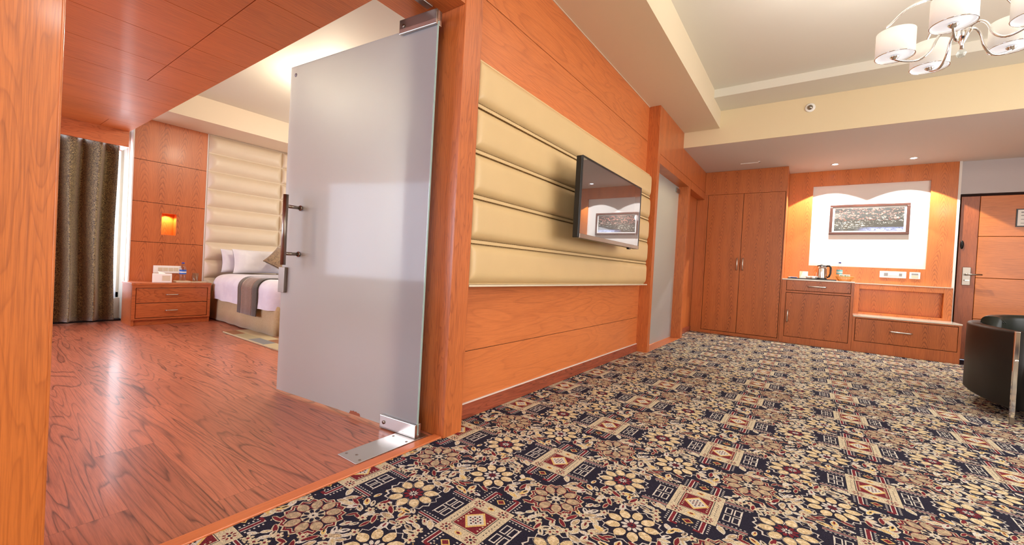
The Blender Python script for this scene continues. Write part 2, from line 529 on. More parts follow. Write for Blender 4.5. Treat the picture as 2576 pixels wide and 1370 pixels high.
# pillar beside the glass door, with the opening's head
struct(MB().box(-1.76, XP, 1.454, 1.58, 0, ZC + 0.02).build('trim_1', M['frame_wood'], bevel=0.002))
struct(MB().box(-1.76, XP - 0.004, 0.157, 1.4535, 2.10, ZC + 0.02).build('trim_2', M['soffit_wood'], bevel=0.002))
struct(MB().box(-1.76, XP, -2.3, 0.155, 0, ZC + 0.02).box(XP - 0.012, XP + 0.002, 0.153, 0.1585, 0, ZC, 0)
       .build('trim_3', M['post_wood'], bevel=0.002))
# threshold
struct(MB().box(XP - 0.062, XP - 0.012, 0.157, 1.454, 0, 0.009).build('trim_4', M['threshold'], bevel=0.003))

# far casing around the second glass door and the passage recess
p = MB()
XD = -1.39
p.box(-1.53, XD, 4.52, 4.60, 0, ZC)
p.box(-1.53, XD, 4.60, 5.95, 2.075, 2.174); p.box(-1.53, XD, 4.60, 7.6, 2.178, ZC)
p.box(-1.53, XD, 5.95, 6.06, 0, 2.174); p.box(-1.53, XD, 6.06, 7.6, 2.07, 2.174)
struct(p.build('trim_5', M['frame_wood'], bevel=0.002))
struct(MB().box(-1.531, -1.50, 6.061, 6.99, 0, 2.07).build('trim_6', M['cab_frame']))
struct(MB().box(-1.50, -1.485, 6.061, 6.99, 0, 0.08).build('baseboard_far_left', M['skirt_wood']))
struct(MB().box(-1.53, XD - 0.005, 4.60, 5.95, 0, 0.004).build('trim_7', M['threshold']))

# ceilings
p = MB()
XB = -0.978
p.box(-1.53, XB, -2.4, YB - 0.001, ZC, 3.1, 1)             # band along the panelled wall
p.box(XB, 3.4, -2.4, 5.106, ZT, 3.1)                     # tray
p.box(XB, 3.4, 5.106, YB - 0.001, 2.893, 3.1)            # step
struct(p.build('ceiling', [M['ceiling_white'], paint('band_paint', (224, 208, 178))]))
M['beam'] = paint('cream_beam_paint', (226, 208, 170))
struct(MB().box(-1.53, 3.4, YB + .004, 7.7, ZS, 3.1).build('ceiling_entrance', M['ceiling_mauve']))
struct(MB().box(-1.53, 3.4, YB, YB + .004, ZS, 3.1).build('ceiling_beam', M['beam']))

# end wall
p = MB()
# wood field with the white niche
y0, y1 = YN, YN + 0.06
nx0, nx1, nz0, nz1 = -0.015, 1.225, 1.115, 2.275
p.box(-0.31, nx0, y0, y1, 0.0, ZS); p.box(nx1, 1.468, y0, y1, 0, ZS)
p.box(nx0, nx1, y0, y1, 0, nz0); p.box(nx0, nx1, y0, y1, nz1, ZS)
struct(p.build('wall_end', M['niche_wood'], bevel=0.001))
struct(bx(nx0, nx1, y1 - 0.025, y1 + 0.03, nz0, nz1).build('wall_niche', M['white_wall']))
p = MB()
p.box(1.468, 1.492, YN - 0.005, 7.7, 0, ZS)
struct(p.build('trim_8', M['white_wall']))
p = MB(); p.box(1.492, 2.56, 7.53, 7.7, 2.08, ZS); p.box(2.56, 3.4, 7.53, 7.7, 0, ZS); p.box(-1.8, 1.492, 7.56, 7.7, 0, ZS)
struct(p.build('wall_far', M['grey_wall']))

# other living-room walls (behind and beside the camera), with unseen windows added for light
p = MB()
p.box(3.2, 3.4, -2.4, 1.3, 0, 3.1); p.box(3.2, 3.4, 4.7, 7.7, 0, 3.1); p.box(3.2, 3.4, 1.3, 4.7, 0, 0.55); p.box(3.2, 3.4, 1.3, 4.7, 2.35, 3.1)
struct(p.build('wall_right', M['cream_wall']))
p = MB()
p.box(-1.5, -0.5, -2.6, -2.4, 0, 3.1); p.box(2.3, 3.4, -2.6, -2.4, 0, 3.1); p.box(-0.5, 2.3, -2.6, -2.4, 0, 0.55); p.box(-0.5, 2.3, -2.6, -2.4, 2.35, 3.1)
struct(p.build('wall_rear', M['cream_wall']))
for nm, args in (('added_window_1', (3.30, 3.34, 1.3, 4.7, 0.55, 2.35)), ('added_window_2', (-0.5, 2.3, -2.54, -2.50, 0.55, 2.35))):
    x0, x1, y0, y1, z0, z1 = args
    rt = thing(nm, None, None, ((x0 + x1) / 2, (y0 + y1) / 2, z0), kind='structure')
    o = bx(x0, x1, y0, y1, z0, z1); pn = o.build('pane', M['sky'], None)
    fr = MB()
    if x1 - x0 < 0.1:
        for k in range(4):
            yy = y0 + (y1 - y0) * k / 3; fr.box(x0 - 0.05, x0, yy - 0.03, yy + 0.03, z0, z1)
        for zz in (z0, z1): fr.box(x0 - 0.05, x0, y0, y1, zz - 0.03, zz + 0.03)
    else:
        for k in range(4):
            xx = x0 + (x1 - x0) * k / 3; fr.box(xx - 0.03, xx + 0.03, y1, y1 + 0.05, z0, z1)
        for zz in (z0, z1): fr.box(x0, x1, y1, y1 + 0.05, zz - 0.03, zz + 0.03)
    fo = fr.build('window_frame', M['white_plastic'])
    for q in (pn, fo):
        q.parent = rt; q.matrix_parent_inverse = Matrix.Translation(-rt.location)

# ------------------------------------------------------------------ setting: bedroom shell
XBW = -6.24
p = MB()
for z0, z1 in ((0.0, 0.912), (0.917, 1.372), (1.377, 1.848), (1.853, 2.32)):
    if z0 == 0.917:   # lit niche cut in this board
        p.box(XBW - 0.04, XBW, 1.275, 1.541, z0, z1); p.box(XBW - 0.04, XBW, 1.682, 1.965, z0, z1)
        p.box(XBW - 0.04, XBW, 1.541, 1.682, z0, 1.012); p.box(XBW - 0.04, XBW, 1.541, 1.682, 1.265, z1)
    else:
        p.box(XBW - 0.04, XBW, 1.275, 1.965, z0, z1)
p.box(XBW - 0.039, XBW - 0.006, 1.279, 1.54, 0.001, 2.318, 1); p.box(XBW - 0.039, XBW - 0.006, 1.683, 1.961, 0.001, 2.318, 1)
struct(p.build('wall_bedroom_panelling', [M['bed_wood'], M['groove']]))
# box of the lit niche
n_ = MB(); xa = XBW - 0.10
n_.box(xa - 0.01, xa, 1.53, 1.693, 1.0, 1.277); n_.box(xa, XBW - 0.041, 1.53, 1.541, 1.0, 1.277); n_.box(xa, XBW - 0.041, 1.682, 1.693, 1.0, 1.277)
n_.box(xa, XBW - 0.041, 1.541, 1.682, 1.0, 1.012); n_.box(xa, XBW - 0.041, 1.541, 1.682, 1.265, 1.277)
struct(n_.build('trim_9', M['niche_wood']))
spot('niche_lamp', (XBW - 0.05, 1.61, 1.262), 7.0, (1.0, 0.78, 0.35), 140, 0.6, 0.01)
p = MB()
p.box(-6.8, -6.352, 1.25, 5.2, 0, 3.0)
p.box(-6.352, XBW + 0.003, 1.262, 1.274, 0, 2.32)        # reveal beside the window
p.box(XBW - 0.06, XBW + 0.002, 1.966, 1.978, 0, 2.32)
p.box(-6.8, -6.5, -2.4, 1.25, 0, 0.25); p.box(-6.8, -6.5, -2.4, 1.25, 2.2, 3.0); p.box(-6.8, -6.5, -2.4, -0.8, 0.25, 2.2)
struct(p.build('wall_bedroom_window_side', M['white_wall']))
rt = thing('window_3', None, None, (-6.6, 0.2, 0.25), kind='structure')
q = bx(-6.66, -6.62, -0.8, 1.25, 0.25, 2.2).build('pane', M['sky']); q.parent = rt; q.matrix_parent_inverse = Matrix.Translation(-rt.location)
fr = MB()
for yy in (-0.78, 0.2, 1.22): fr.box(-6.62, -6.57, yy - 0.03, yy + 0.03, 0.25, 2.2)
for zz in (0.28, 2.17): fr.box(-6.62, -6.57, -0.8, 1.25, zz - 0.03, zz + 0.03)
q = fr.build('window_frame', M['white_plastic']); q.parent = rt; q.matrix_parent_inverse = Matrix.Translation(-rt.location)
p = MB(); p.box(-6.8, -5.1, 4.45, 4.54, 0, 3); p.box(-2.1, -1.761, 4.45, 4.54, 0, 3); p.box(-5.1, -2.1, 4.45, 4.54, 0, .7); p.box(-5.1, -2.1, 4.45, 4.54, 2.45, 3)
struct(p.build('wall_bedroom_far', M['cream_wall']))
rt = thing('added_window_5', None, None, (-3.6, 4.5, .7), kind='structure')  # unseen window added to light the frosted door from behind
q = bx(-5.1, -2.1, 4.50, 4.53, .7, 2.45).build('pane', M['sky']); q.parent = rt; q.matrix_parent_inverse = Matrix.Translation(-rt.location)
fr = MB()
for xx in (-5.07, -3.6, -2.13): fr.box(xx - .03, xx + .03, 4.45, 4.50, .7, 2.45)
for zz_ in (.73, 2.42): fr.box(-5.1, -2.1, 4.45, 4.50, zz_ - .03, zz_ + .03)
q = fr.build('window_frame', M['white_plastic']); q.parent = rt; q.matrix_parent_inverse = Matrix.Translation(-rt.location)
p = MB(); p.box(-8.0, -6.2, -2.6, -2.4, 0, 3.0); p.box(-3.0, -1.5, -2.6, -2.4, 0, 3.0); p.box(-6.2, -3.0, -2.6, -2.4, 0, .5); p.box(-6.2, -3.0, -2.6, -2.4, 2.3, 3.0)
struct(p.build('wall_bedroom_near', M['cream_wall']))
rt = thing('added_window_4', None, None, (-4.6, -2.5, .5), kind='structure')  # unseen window added to throw cool light on the glass door's front
q = bx(-6.2, -3.0, -2.56, -2.52, .5, 2.3).build('pane', M['sky']); q.parent = rt; q.matrix_parent_inverse = Matrix.Translation(-rt.location)
fr = MB()
for xx in (-6.17, -4.6, -3.03): fr.box(xx - .03, xx + .03, -2.52, -2.46, .5, 2.3)
for zz_ in (.53, 2.27): fr.box(-6.2, -3.0, -2.52, -2.46, zz_ - .03, zz_ + .03)
q = fr.build('window_frame', M['white_plastic']); q.parent = rt; q.matrix_parent_inverse = Matrix.Translation(-rt.location)
p = MB(); p.box(-6.8, -1.77, 1.2, 5.2, 2.585, 3.0)
struct(p.build('ceiling_bedroom', M['ceiling_white']))
struct(bx(XBW - 0.4, -5.665, 1.2, 5.2, 2.321, 2.584).build('ceiling_bedroom_bulkhead', M['cream_wall']))
# wood-clad low ceiling over the bedroom entrance
p = MB()
xs = [-6.10, -5.70, -5.165, -4.61, -4.10, -3.64, -3.17, -2.71, -2.24, -1.762]
g2 = 0.004
for i in range(len(xs) - 1):
    x0, x1 = xs[i], xs[i + 1]
    if -4.11 < (x0 + x1) / 2 or i == 0:
        yy = 0.893 if i else 0.965
        p.box(x0 + g2 / 2, x1 - g2 / 2, -2.3, yy - g2 / 2, 2.1, 2.12); p.box(x0 + g2 / 2, x1 - g2 / 2, yy + g2 / 2, 1.2, 2.1, 2.12)
    else:
        p.box(x0 + g2 / 2, x1 - g2 / 2, -2.3, 1.2, 2.1, 2.12)
p.box(-6.10, -1.762, -2.3, 1.198, 2.112, 2.6, 1)
struct(p.build('ceiling_wood_clad', [M['soffit_wood'], M['groove']]))
# curtain pelmet
struct(bx(-6.12, -6.10, -2.3, 1.2, 1.93, 2.108).box(-6.45, -6.12, 1.18, 1.2, 1.93, 2.108).build('trim_10', M['night_wood']))

# ------------------------------------------------------------------ carpet
def build_carpet():
    NAVY, CREAM, TAN, BURG, WHITE, GREY, YEL = range(7)
    mats = [carpetmat('carpet_navy', (34, 33, 48), 0.3, 1.5), carpetmat('carpet_cream', (222, 210, 180), 0.6, 1.12),
            carpetmat('carpet_tan', (218, 196, 152), 0.65, 1.12, (240, 228, 198)), carpetmat('carpet_burgundy', (116, 40, 50), 0.5, 1.3),
            carpetmat('carpet_white', (240, 236, 226), 0.6, 1.06), carpetmat('carpet_grey', (178, 160, 134), 0.6, 1.15, (206, 184, 150)),
            carpetmat('carpet_yellow', (238, 206, 132), 0.7, 1.08)]
    rnd = random.Random(4)
    T = []   # polygons of one repeat: (pts, material, layer)
    def poly(pts, m, l): T.append((pts, m, l))
    def rect(x0, x1, y0, y1, m, l): poly([(x0, y0), (x1, y0), (x1, y1), (x0, y1)], m, l)
    def ell(cx, cy, a, b, ang, m, l, n=10, jit=0.0, sharp=0):
        pts = []
        for k in range(n):
            t = 2 * PI * k / n; r = 1 + rnd.uniform(-jit, jit)
            ex = a * math.cos(t) * r; ey = b * math.sin(t) * r * (1 - sharp * abs(math.cos(t)) ** 3)
            pts.append((cx + ex * math.cos(ang) - ey * math.sin(ang), cy + ex * math.sin(ang) + ey * math.cos(ang)))
        poly(pts, m, l)
    def frame(x0, x1, y0, y1, w_, m, l):
        rect(x0, x1, y0, y0 + w_, m, l); rect(x0, x1, y1 - w_, y1, m, l); rect(x0, x0 + w_, y0 + w_, y1 - w_, m, l); rect(x1 - w_, x1, y0 + w_, y1 - w_, m, l)
    mm = 0.001
    # --- medallion
    def medallion(cx, cy):
        def r(x0, x1, y0, y1, m, l): rect(cx + x0 * mm, cx + x1 * mm, cy + y0 * mm, cy + y1 * mm, m, l)
        for sx in (-1, 1):
            a, b = sorted((sx * 78, sx * 182)); r(a, b, -92, 92, NAVY, 1)
            for sy in (-1, 1):
                a, b = sorted((sx * 80, sx * 178)); r(a, b, sy * 86 - 6.5, sy * 86 + 6.5, WHITE, 2); r(a, b, sy * 86 - 3.6, sy * 86 + 3.6, BURG, 3)
                for k in range(7):
                    xx = sx * (90 + 13 * k)
                    r(xx - 3.2, xx + 3.2, sy * 71 - 2.4, sy * 71 + 2.4, WHITE, 2); r(xx - 3.2, xx + 3.2, sy * 100 - 2.4, sy * 100 + 2.4, CREAM, 2)
            # key grid
            x0, x1 = sorted((sx * 92, sx * 150))
            for sy in (-1, 1):
                for q in (0, 1):
                    c0 = x0 + q * 29 + 2; c1 = c0 + 24
                    r0, r1 = sorted((sy * 5, sy * 50))
                    frame(cx + c0 * mm, cx + c1 * mm, cy + r0 * mm, cy + r1 * mm, 0.0042, WHITE, 3)
                    r(c0 + 9, c1 - 9, r0 + 11, r1 - 11, CREAM if False else NAVY, 2)
            r(x0 + 1 if sx < 0 else x1 - 4, x0 + 4 if sx < 0 else x1 - 1, -56, 56, WHITE, 3)
            for sy in (-1, 1):
                # vertical bars
                r(sx * 49 - 9, sx * 49 + 9, *sorted((sy * 112, sy * 186)), WHITE, 2)
                r(sx * 49 - 5.5, sx * 49 + 5.5, *sorted((sy * 112, sy * 182)), BURG, 3)
                r(*sorted((sx * 49, sx * 26)), *sorted((sy * 176, sy * 187)), BURG, 3)
                for k in range(5):
                    yy = sy * (120 + 13 * k)
                    r(sx * 30 - 3.5, sx * 30 + 3.5, yy - 2.6, yy + 2.6, WHITE, 2); r(sx * 68 - 3.5, sx * 68 + 3.5, yy - 2.6, yy + 2.6, WHITE, 2)
        for sy in (-1, 1):
            poly([(cx - 20 * mm, cy + sy * 141 * mm), (cx, cy + (sy * 141 - 17) * mm), (cx + 20 * mm, cy + sy * 141 * mm), (cx, cy + (sy * 141 + 17) * mm)], YEL, 2)
            poly([(cx - 14 * mm, cy + sy * 141 * mm), (cx, cy + (sy * 141 - 12) * mm), (cx + 14 * mm, cy + sy * 141 * mm), (cx, cy + (sy * 141 + 12) * mm)], BURG, 3)
            for k in range(-2, 3): r(k * 11 - 2.5, k * 11 + 2.5, sy * 166 - 2.5, sy * 166 + 2.5, CREAM, 2)
        r(-84, 84, -109, 109, CREAM, 3)
        r(-56, 56, -59, 59, NAVY, 4); r(-53.5, 53.5, -57, 57, CREAM, 5); r(-50, 50, -54, 54, BURG, 6)
        for sx in (-1, 1):
            for k in range(-3, 4):
                r(sx * 69 - 2, sx * 69 + 2, k * 14 - 2, k * 14 + 2, NAVY, 4)
                if abs(k) > 0: r(sx * 42 - 3, sx * 42 + 3, k * 13 - 2.6, k * 13 + 2.6, CREAM, 7)
        dm = [(46, 0), (0, 50), (-46, 0), (0, -50)]
        poly([(cx + a * mm, cy + b * mm) for a, b in dm], YEL, 7)
        poly([(cx + a * .78 * mm, cy + b * .78 * mm) for a, b in dm], WHITE, 8)
        for i in range(-2, 3):
            for j in range(-2, 3):
                if abs(i) + abs(j) <= 2 and (i, j) != (9, 9): r(i * 11 - 3, i * 11 + 3, j * 11 - 3, j * 11 + 3, BURG if (i + j) % 2 else NAVY, 9)
        for sx in (-1, 1):
            for sy in (-1, 1):
                fx, fy = cx + sx * 52 * mm, cy + sy * 84 * mm
                for k in range(8):
                    a = 2 * PI * k / 8
                    ell(fx + 15 * mm * math.cos(a), fy + 14 * mm * math.sin(a), 6 * mm, 3.2 * mm, a, BURG, 4, 6)
                ell(fx, fy, 6 * mm, 5 * mm, 0, NAVY, 4, 6)
        for sy in (-1, 1):
            ell(cx, cy + sy * 84 * mm, 15 * mm, 9 * mm, 0, YEL, 4, 8); ell(cx, cy + sy * 84 * mm, 8 * mm, 5 * mm, 0, BURG, 5, 6)
    # --- flowers
    def flower(cx, cy, rad, petal, line, halo, core, core2, n=9, tip=0):
        def star(r0, r1, m_, l):
            N2 = n * 2
            pts = []
            for k in range(N2 * 2):
                a = 2 * PI * k / (N2 * 2) + tip
                r_ = (r1 if k % 2 else r0) * rad * (1 + rnd.uniform(-.02, .02))
                pts.append((cx + r_ * math.cos(a), cy + r_ * math.sin(a)))
            for k in range(len(pts)): poly([(cx, cy), pts[k], pts[(k + 1) % len(pts)]], m_, l)
        star(1.0, 1.14, halo, 2); star(.955, 1.085, NAVY if line == NAVY else BURG, 3)
        if line == BURG: star(.86, .98, CREAM, 4); star(.83, .95, NAVY, 4.5)
        for k in range(n):
            a = 2 * PI * k / n + tip
            px, py = cx + rad * .685 * math.cos(a), cy + rad * .685 * math.sin(a)
            if core == BURG: ell(px, py, rad * .31, rad * .228, a, halo, 4, 12, 0.05)
            ell(px, py, rad * .295, rad * .222, a, line, 5, 12, 0.05)
            pts = []
            for q in range(14):
                t_ = 2 * PI * q / 14; ex = rad * .262 * math.cos(t_); ey = rad * .198 * math.sin(t_)
                if q == 0: ex += rad * .05
                ex *= 1 + rnd.uniform(-.05, .05); ey *= 1 + rnd.uniform(-.06, .06)
                pts.append((px + ex * math.cos(a) - ey * math.sin(a), py + ex * math.sin(a) + ey * math.cos(a)))
            poly(pts, petal, 6)
        ell(cx, cy, rad * .41, rad * .41, 0, line if line == NAVY else CREAM, 6, 16)
        for k in range(n):
            a = 2 * PI * (k + .5) / n + tip
            ell(cx + rad * .275 * math.cos(a), cy + rad * .275 * math.sin(a), rad * .13, rad * .075, a, core, 7, 7)
            ell(cx + rad * .12 * math.cos(a), cy + rad * .12 * math.sin(a), rad * .08, rad * .03, a, core2, 7, 5)
        ell(cx, cy, rad * .05, rad * .05, 0, NAVY, 8, 6)
    AX, AY, BY = 0.560, 0.052, 0.569
    medallion(0, 0)
    flower(-0.143, -0.298, 0.091, TAN, NAVY, WHITE, WHITE, BURG, 9, 0.2)
    flower(-0.277, -0.026, 0.091, TAN, NAVY, WHITE, BURG, WHITE, 9, 0)
    flower(0.140, -0.275, 0.091, GREY, BURG, CREAM, NAVY, WHITE, 9, 0.35)
    # --- filler leaves and blossoms
    def occupied(x, y, m):
        for i in (-1, 0, 1):
            for j in (-1, 0, 1):
                ox, oy = i * AX, i * AY + j * BY
                dx, dy = x - ox, y - oy
                if abs(dx) < .19 + m and abs(dy) < .105 + m: return True
                if abs(dx) < .08 + m and abs(dy) < .195 + m: return True
                for fx, fy in ((-.143, -.298), (-.277, -.026), (.14, -.275)):
                    if math.hypot(dx - fx, dy - fy) < .098 + m: return True
        return False
    placed = []
    tries = 0
    while len(placed) < 120 and tries < 14000:
        tries += 1
        x = rnd.uniform(-.28, .28); y = rnd.uniform(-.285, .285)
        if occupied(x, y, 0.004): continue
        ok = True
        for (a, b, s_) in placed:
            for i in (-1, 0, 1):
                for j in (-1, 0, 1):
                    if math.hypot(x - a - i * AX, y - b - i * AY - j * BY) < 0.0205: ok = False
        if not ok: continue
        placed.append((x, y, 0))
        ang = rnd.uniform(0, PI); k = rnd.random(); L = rnd.uniform(.017, .028)
        if k < .66:
            c = rnd.choice([CREAM, YEL, WHITE, GREY, CREAM]); c2 = rnd.choice([BURG, TAN, NAVY, TAN])
            ell(x, y, L, L * .5, ang, WHITE, 2, 9, .12, .4); ell(x, y, L * .82, L * .36, ang, c, 3, 8, .12, .4)
            ell(x + L * .25 * math.cos(ang), y + L * .25 * math.sin(ang), L * .45, L * .14, ang, c2, 4, 6)
        elif k < .84:
            ell(x, y, L * 1.1, L * .42, ang, CREAM, 2, 9, .1, .4); ell(x, y, L * .9, L * .3, ang, BURG, 3, 8, .1, .4)
        else:
            for q in range(5):
                a = 2 * PI * q / 5 + ang
                ell(x + .010 * math.cos(a), y + .010 * math.sin(a), .008, .006, a, CREAM, 3, 6)
            ell(x, y, .005, .005, 0, BURG, 4, 6)
    for q in range(170):
        x = rnd.uniform(-.28, .28); y = rnd.uniform(-.285, .285)
        if occupied(x, y, 0.0): continue
        ell(x, y, rnd.uniform(.0025, .005), .0028, rnd.uniform(0, PI), rnd.choice([WHITE, CREAM, CREAM, YEL]), 1, 5)
    V = []; F = []; MI = []
    X0, X1, Y0, Y1 = XP - 0.012, 3.2, -0.6, 6.998
    def clip(pts, ax, val, keep_greater):
        out = []
        for i in range(len(pts)):
            a, b = pts[i], pts[(i + 1) % len(pts)]
            ia = (a[ax] >= val) == keep_greater; ib = (b[ax] >= val) == keep_greater
            if ia: out.append(a)
            if ia != ib:
                t = (val - a[ax]) / (b[ax] - a[ax])
                out.append((a[0] + t * (b[0] - a[0]), a[1] + t * (b[1] - a[1])))
        return out
    def emit(pts, m, z):
        o = len(V); V.extend((q[0], q[1], z) for q in pts); F.append(list(range(o, o + len(pts)))); MI.append(m)
    for i in range(-2, 9):
        for j in range(-4, 16):
            ox = -0.86 + i * AX; oy = 1.635 + i * AY + j * BY - BY * 2
            if ox < X0 - .35 or ox > X1 + .3 or oy < Y0 - .4 or oy > Y1 + .3: continue
            for ti, (pts, m, l) in enumerate(T):
                q = [(a + ox, b + oy) for a, b in pts]
                xs_ = [a for a, _ in q]; ys_ = [b for _, b in q]
                cy_ = sum(ys_) / len(ys_)
                xmin = X0 if cy_ < 1.58 else XW + 0.015
                if cy_ > 4.52: xmin = XD - 0.003
                if cy_ > 6.06: xmin = -1.484
                if max(xs_) < xmin or min(xs_) > X1 or max(ys_) < Y0 or min(ys_) > Y1: continue
                if min(xs_) < xmin: q = clip(q, 0, xmin, True)
                if max(xs_) > X1: q = clip(q, 0, X1, False)
                if min(ys_) < Y0: q = clip(q, 1, Y0, True)
                if max(ys_) > Y1: q = clip(q, 1, Y1, False)
                if len(q) > 2: emit(q, m, 0.0004 + l * 0.00022 + ti * 1.2e-7)
    # pile body
    b = MB(); b.v = V; b.f = F; b.mi = MI; b.sm = [False] * len(F)
    b.box(X0, 3.2, -2.4, 1.58, -0.012, 0.0004, NAVY); b.box(XW + 0.014, 3.2, 1.58, 4.52, -0.012, 0.0004, NAVY)
    b.box(XD - 0.004, 3.2, 4.52, 6.061, -0.012, 0.0004, NAVY); b.box(-1.484, 3.2, 6.061, 6.9985, -0.012, 0.0004, NAVY); b.box(1.484, 3.2, 6.9985, 7.5, -.012, .0004, NAVY)
    o = b.build('carpet', mats)
    tag(o, 'navy carpet with cream flowers and burgundy medallions covering the living room floor', 'carpet')
build_carpet()

# ------------------------------------------------------------------ upholstered panels
def padded(b, face_x, y0, y1, z0, z1, depth, edge=0.05, mi=0, nu=40, nv=12, power=2.2):
    """padded rectangle bulging towards +x"""
    def fn(u, v):
        # denser samples near the edges
        uu = 0.5 - 0.5 * math.cos(PI * u); vv = 0.5 - 0.5 * math.cos(PI * v)
        y = y0 + (y1 - y0) * uu; z = z0 + (z1 - z0) * vv
        d = min(y - y0, y1 - y, z - z0, z1 - z)
        k = min(1, max(0, d / edge)); h = (1 - (1 - k) ** power)
        h *= 1 - 0.12 * (abs(vv - .5) * 2) ** 2
        return (face_x + depth * h, y, z)
    b.grid(fn, nu, nv, mi)
    return b

t = thing('upholstered_wall_panel', 'long cream leatherette wall panel with five padded bands behind the television', 'wall panel', (XW, 3.0, 0.745))
def under(root, o):
    o.parent = root; o.matrix_parent_inverse = root.matrix_basis.inverted() if root.parent is None else Matrix.Identity(4)
    return o
bk = MB().box(XW + 0.001, XP - 0.036, 1.583, 4.425, 0.750, 1.915)
under(t, bk.build('backing', M['cream_leather']))
zz = [0.745, 0.973, 1.206, 1.438, 1.672, 1.918]
for i in range(5):
    b = padded(MB(), XP - 0.035, 1.583, 4.43, zz[i] + 0.011, zz[i + 1] - 0.011, 0.034, 0.05, nu=90, nv=18, power=2.6)
    under(t, b.build('padded_band', M['cream_leather']))
    if i:
        s = MB().box(XP - 0.036, XP - 0.022, 1.585, 4.428, zz[i] - 0.010, zz[i] + 0.010)
        under(t, s.build('seam_strip', M['cream_leather'], bevel=0.003))
        s = MB()
        for dz in (-0.012, 0.0085):
            for q in range(142): s.box(XP - 0.03, XP - 0.0205, 1.588 + q * .02, 1.602 + q * .02, zz[i] + dz, zz[i] + dz + .0032)
        under(t, s.build('stitching', M['stitch']))
under(t, MB().box(XW + 0.001, XP + 0.002, 1.583, 4.43, 0.738, 0.749).build('bottom_trim', M['beige_plastic'], bevel=0.002))

t = thing('upholstered_headboard', 'tall ivory leatherette padded wall panel rising behind the bed', 'headboard', (XBW, 3.0, 0.3))
under(t, MB().box(XBW - 0.1, XBW + 0.012, 1.98, 4.44, 0.05, 2.318).build('backing', M['ivory_leather']))
zs_ = [2.314 - 0.2262 * k for k in range(11)]
cols = [(1.982, 2.86), (2.865, 2.945), (2.95, 4.44)]
for (y0, y1) in cols:
    for k in range(10):
        b = padded(MB(), XBW + 0.012, y0, y1, max(zs_[k + 1], 0.05) + 0.004, zs_[k] - 0.004, 0.05, 0.075 if y1 - y0 > .2 else 0.03, nu=24, nv=12, power=1.8)
        under(t, b.build('padded_section', M['ivory_leather']))

# ------------------------------------------------------------------ television
t = thing('television', 'black flat television on an arm mounted in front of the cream padded wall panel', 'television', (-1.2, 2.94, 1.06))
TX = -1.2; ty0, ty1, tz0, tz1 = 2.372, 3.507, 1.062, 1.586
under(t, MB().box(TX - 0.045, TX - 0.004, ty0, ty1, tz0, tz1).build('body', M['black'], bevel=0.004))
under(t, MB().box(TX - 0.004, TX - 0.0015, ty0 + .012, ty1 - .012, tz0 + .028, tz1 - .012).build('screen', M['screen']))
fr = MB()
fr.box(TX - 0.004, TX + 0.001, ty0, ty0 + .012, tz0, tz1); fr.box(TX - 0.004, TX + 0.001, ty1 - .012, ty1, tz0, tz1)
fr.box(TX - 0.004, TX + 0.001, ty0 + .012, ty1 - .012, tz1 - .012, tz1)
under(t, fr.build('bezel', M['black'], bevel=0.001))
under(t, MB().box(TX - 0.004, TX + 0.002, ty0 + .012, ty1 - .012, tz0, tz0 + .028).build('chrome_strip', M['dsteel'], bevel=0.001))
under(t, MB().box(TX - 0.03, TX - 0.01, ty1 - .20, ty1 - .16, tz0 - .012, tz0).build('sensor', M['black']))
under(t, MB().box(XP - 0.002, XP + 0.02, 2.84, 3.04, 1.22, 1.42).box(XP + .02, TX - .045, 2.90, 2.98, 1.28, 1.36).build('mounting_arm', M['black']))

# ------------------------------------------------------------------ frosted glass door (open) with its fittings
hx, hy = -1.50, 1.373; fx, fy = -2.656, 1.257
ang = math.atan2(fy - hy, fx - hx); Lg = math.hypot(fx - hx, fy - hy)
t = thing('door_1', 'open frosted glass door hinged at the wooden pillar', None, (hx, hy, 0), ang, kind='structure')
gz0, gz1 = 0.015, 2.005
MB().box(0.0, Lg, -0.005, 0.005, gz0, gz1).build('glass_pane', M['frosted'], t)
MB().box(-0.003, 0.0, -0.005, 0.005, gz0, gz1).build('polished_edge', M['edge_glass'], t)
for z0, z1, nm in ((gz0 - 0.012, 0.068, 'bottom_patch_fitting'), (2.018, 2.082, 'top_patch_fitting')):
    pf = MB()
    zt0, zt1 = (z0, z1) if z0 < 1 else (1.985, 2.055)
    pf.box(-0.006, 0.235, -0.02, -0.0055, zt0, zt1); pf.box(-0.006, 0.235, 0.0055, 0.02, zt0, zt1)
    if z0 < 1: pf.box(-0.006, 0.235, -0.02, 0.02, zt0 - 0.0, gz0 - 0.001)
    else: pf.box(-0.006, 0.235, -0.02, 0.02, 2.0055, zt1)
    o = pf.build(nm, M['steel'], t, bevel=0.002)
    MB().cyl((0.205, 0.0205, (zt0 + zt1) / 2), (0.205, 0.024, (zt0 + zt1) / 2), 0.009, 12).build('screw', M['dsteel'], o)
# pull handles on both faces
for sgn in (1, -1):
    hb = MB().cyl((0.998, sgn * 0.100, 0.792), (0.998, sgn * 0.100, 1.20), 0.0145, 20)
    ho = hb.build('pull_handle', M['dsteel'], t)
    for z in (0.858, 1.134):
        MB().cyl((0.998, sgn * 0.006, z), (0.998, sgn * 0.088, z), 0.010, 14).lathe(
            [(0.016, 0), (0.016, 0.006)], 16, mat=Matrix.Translation((0.998, sgn * 0.006, z)) @ Matrix.Rotation(-sgn * PI / 2, 4, 'X')).build('standoff', M['dsteel'], ho)
lk = MB().box(Lg - 0.056, Lg + 0.004, -0.024, -0.0055, 0.62, 0.775).box(Lg - 0.056, Lg + 0.004, 0.0055, 0.024, 0.62, 0.775).box(Lg + 0.001, Lg + 0.004, -0.02, 0.02, 0.62, 0.775)
lo = lk.build('lock_case', M['dsteel'], t, bevel=0.002)
MB().box(Lg + 0.0042, Lg + 0.0055, -0.008, 0.008, 0.65, 0.705).build('bolt_slot', M['black'], lo)
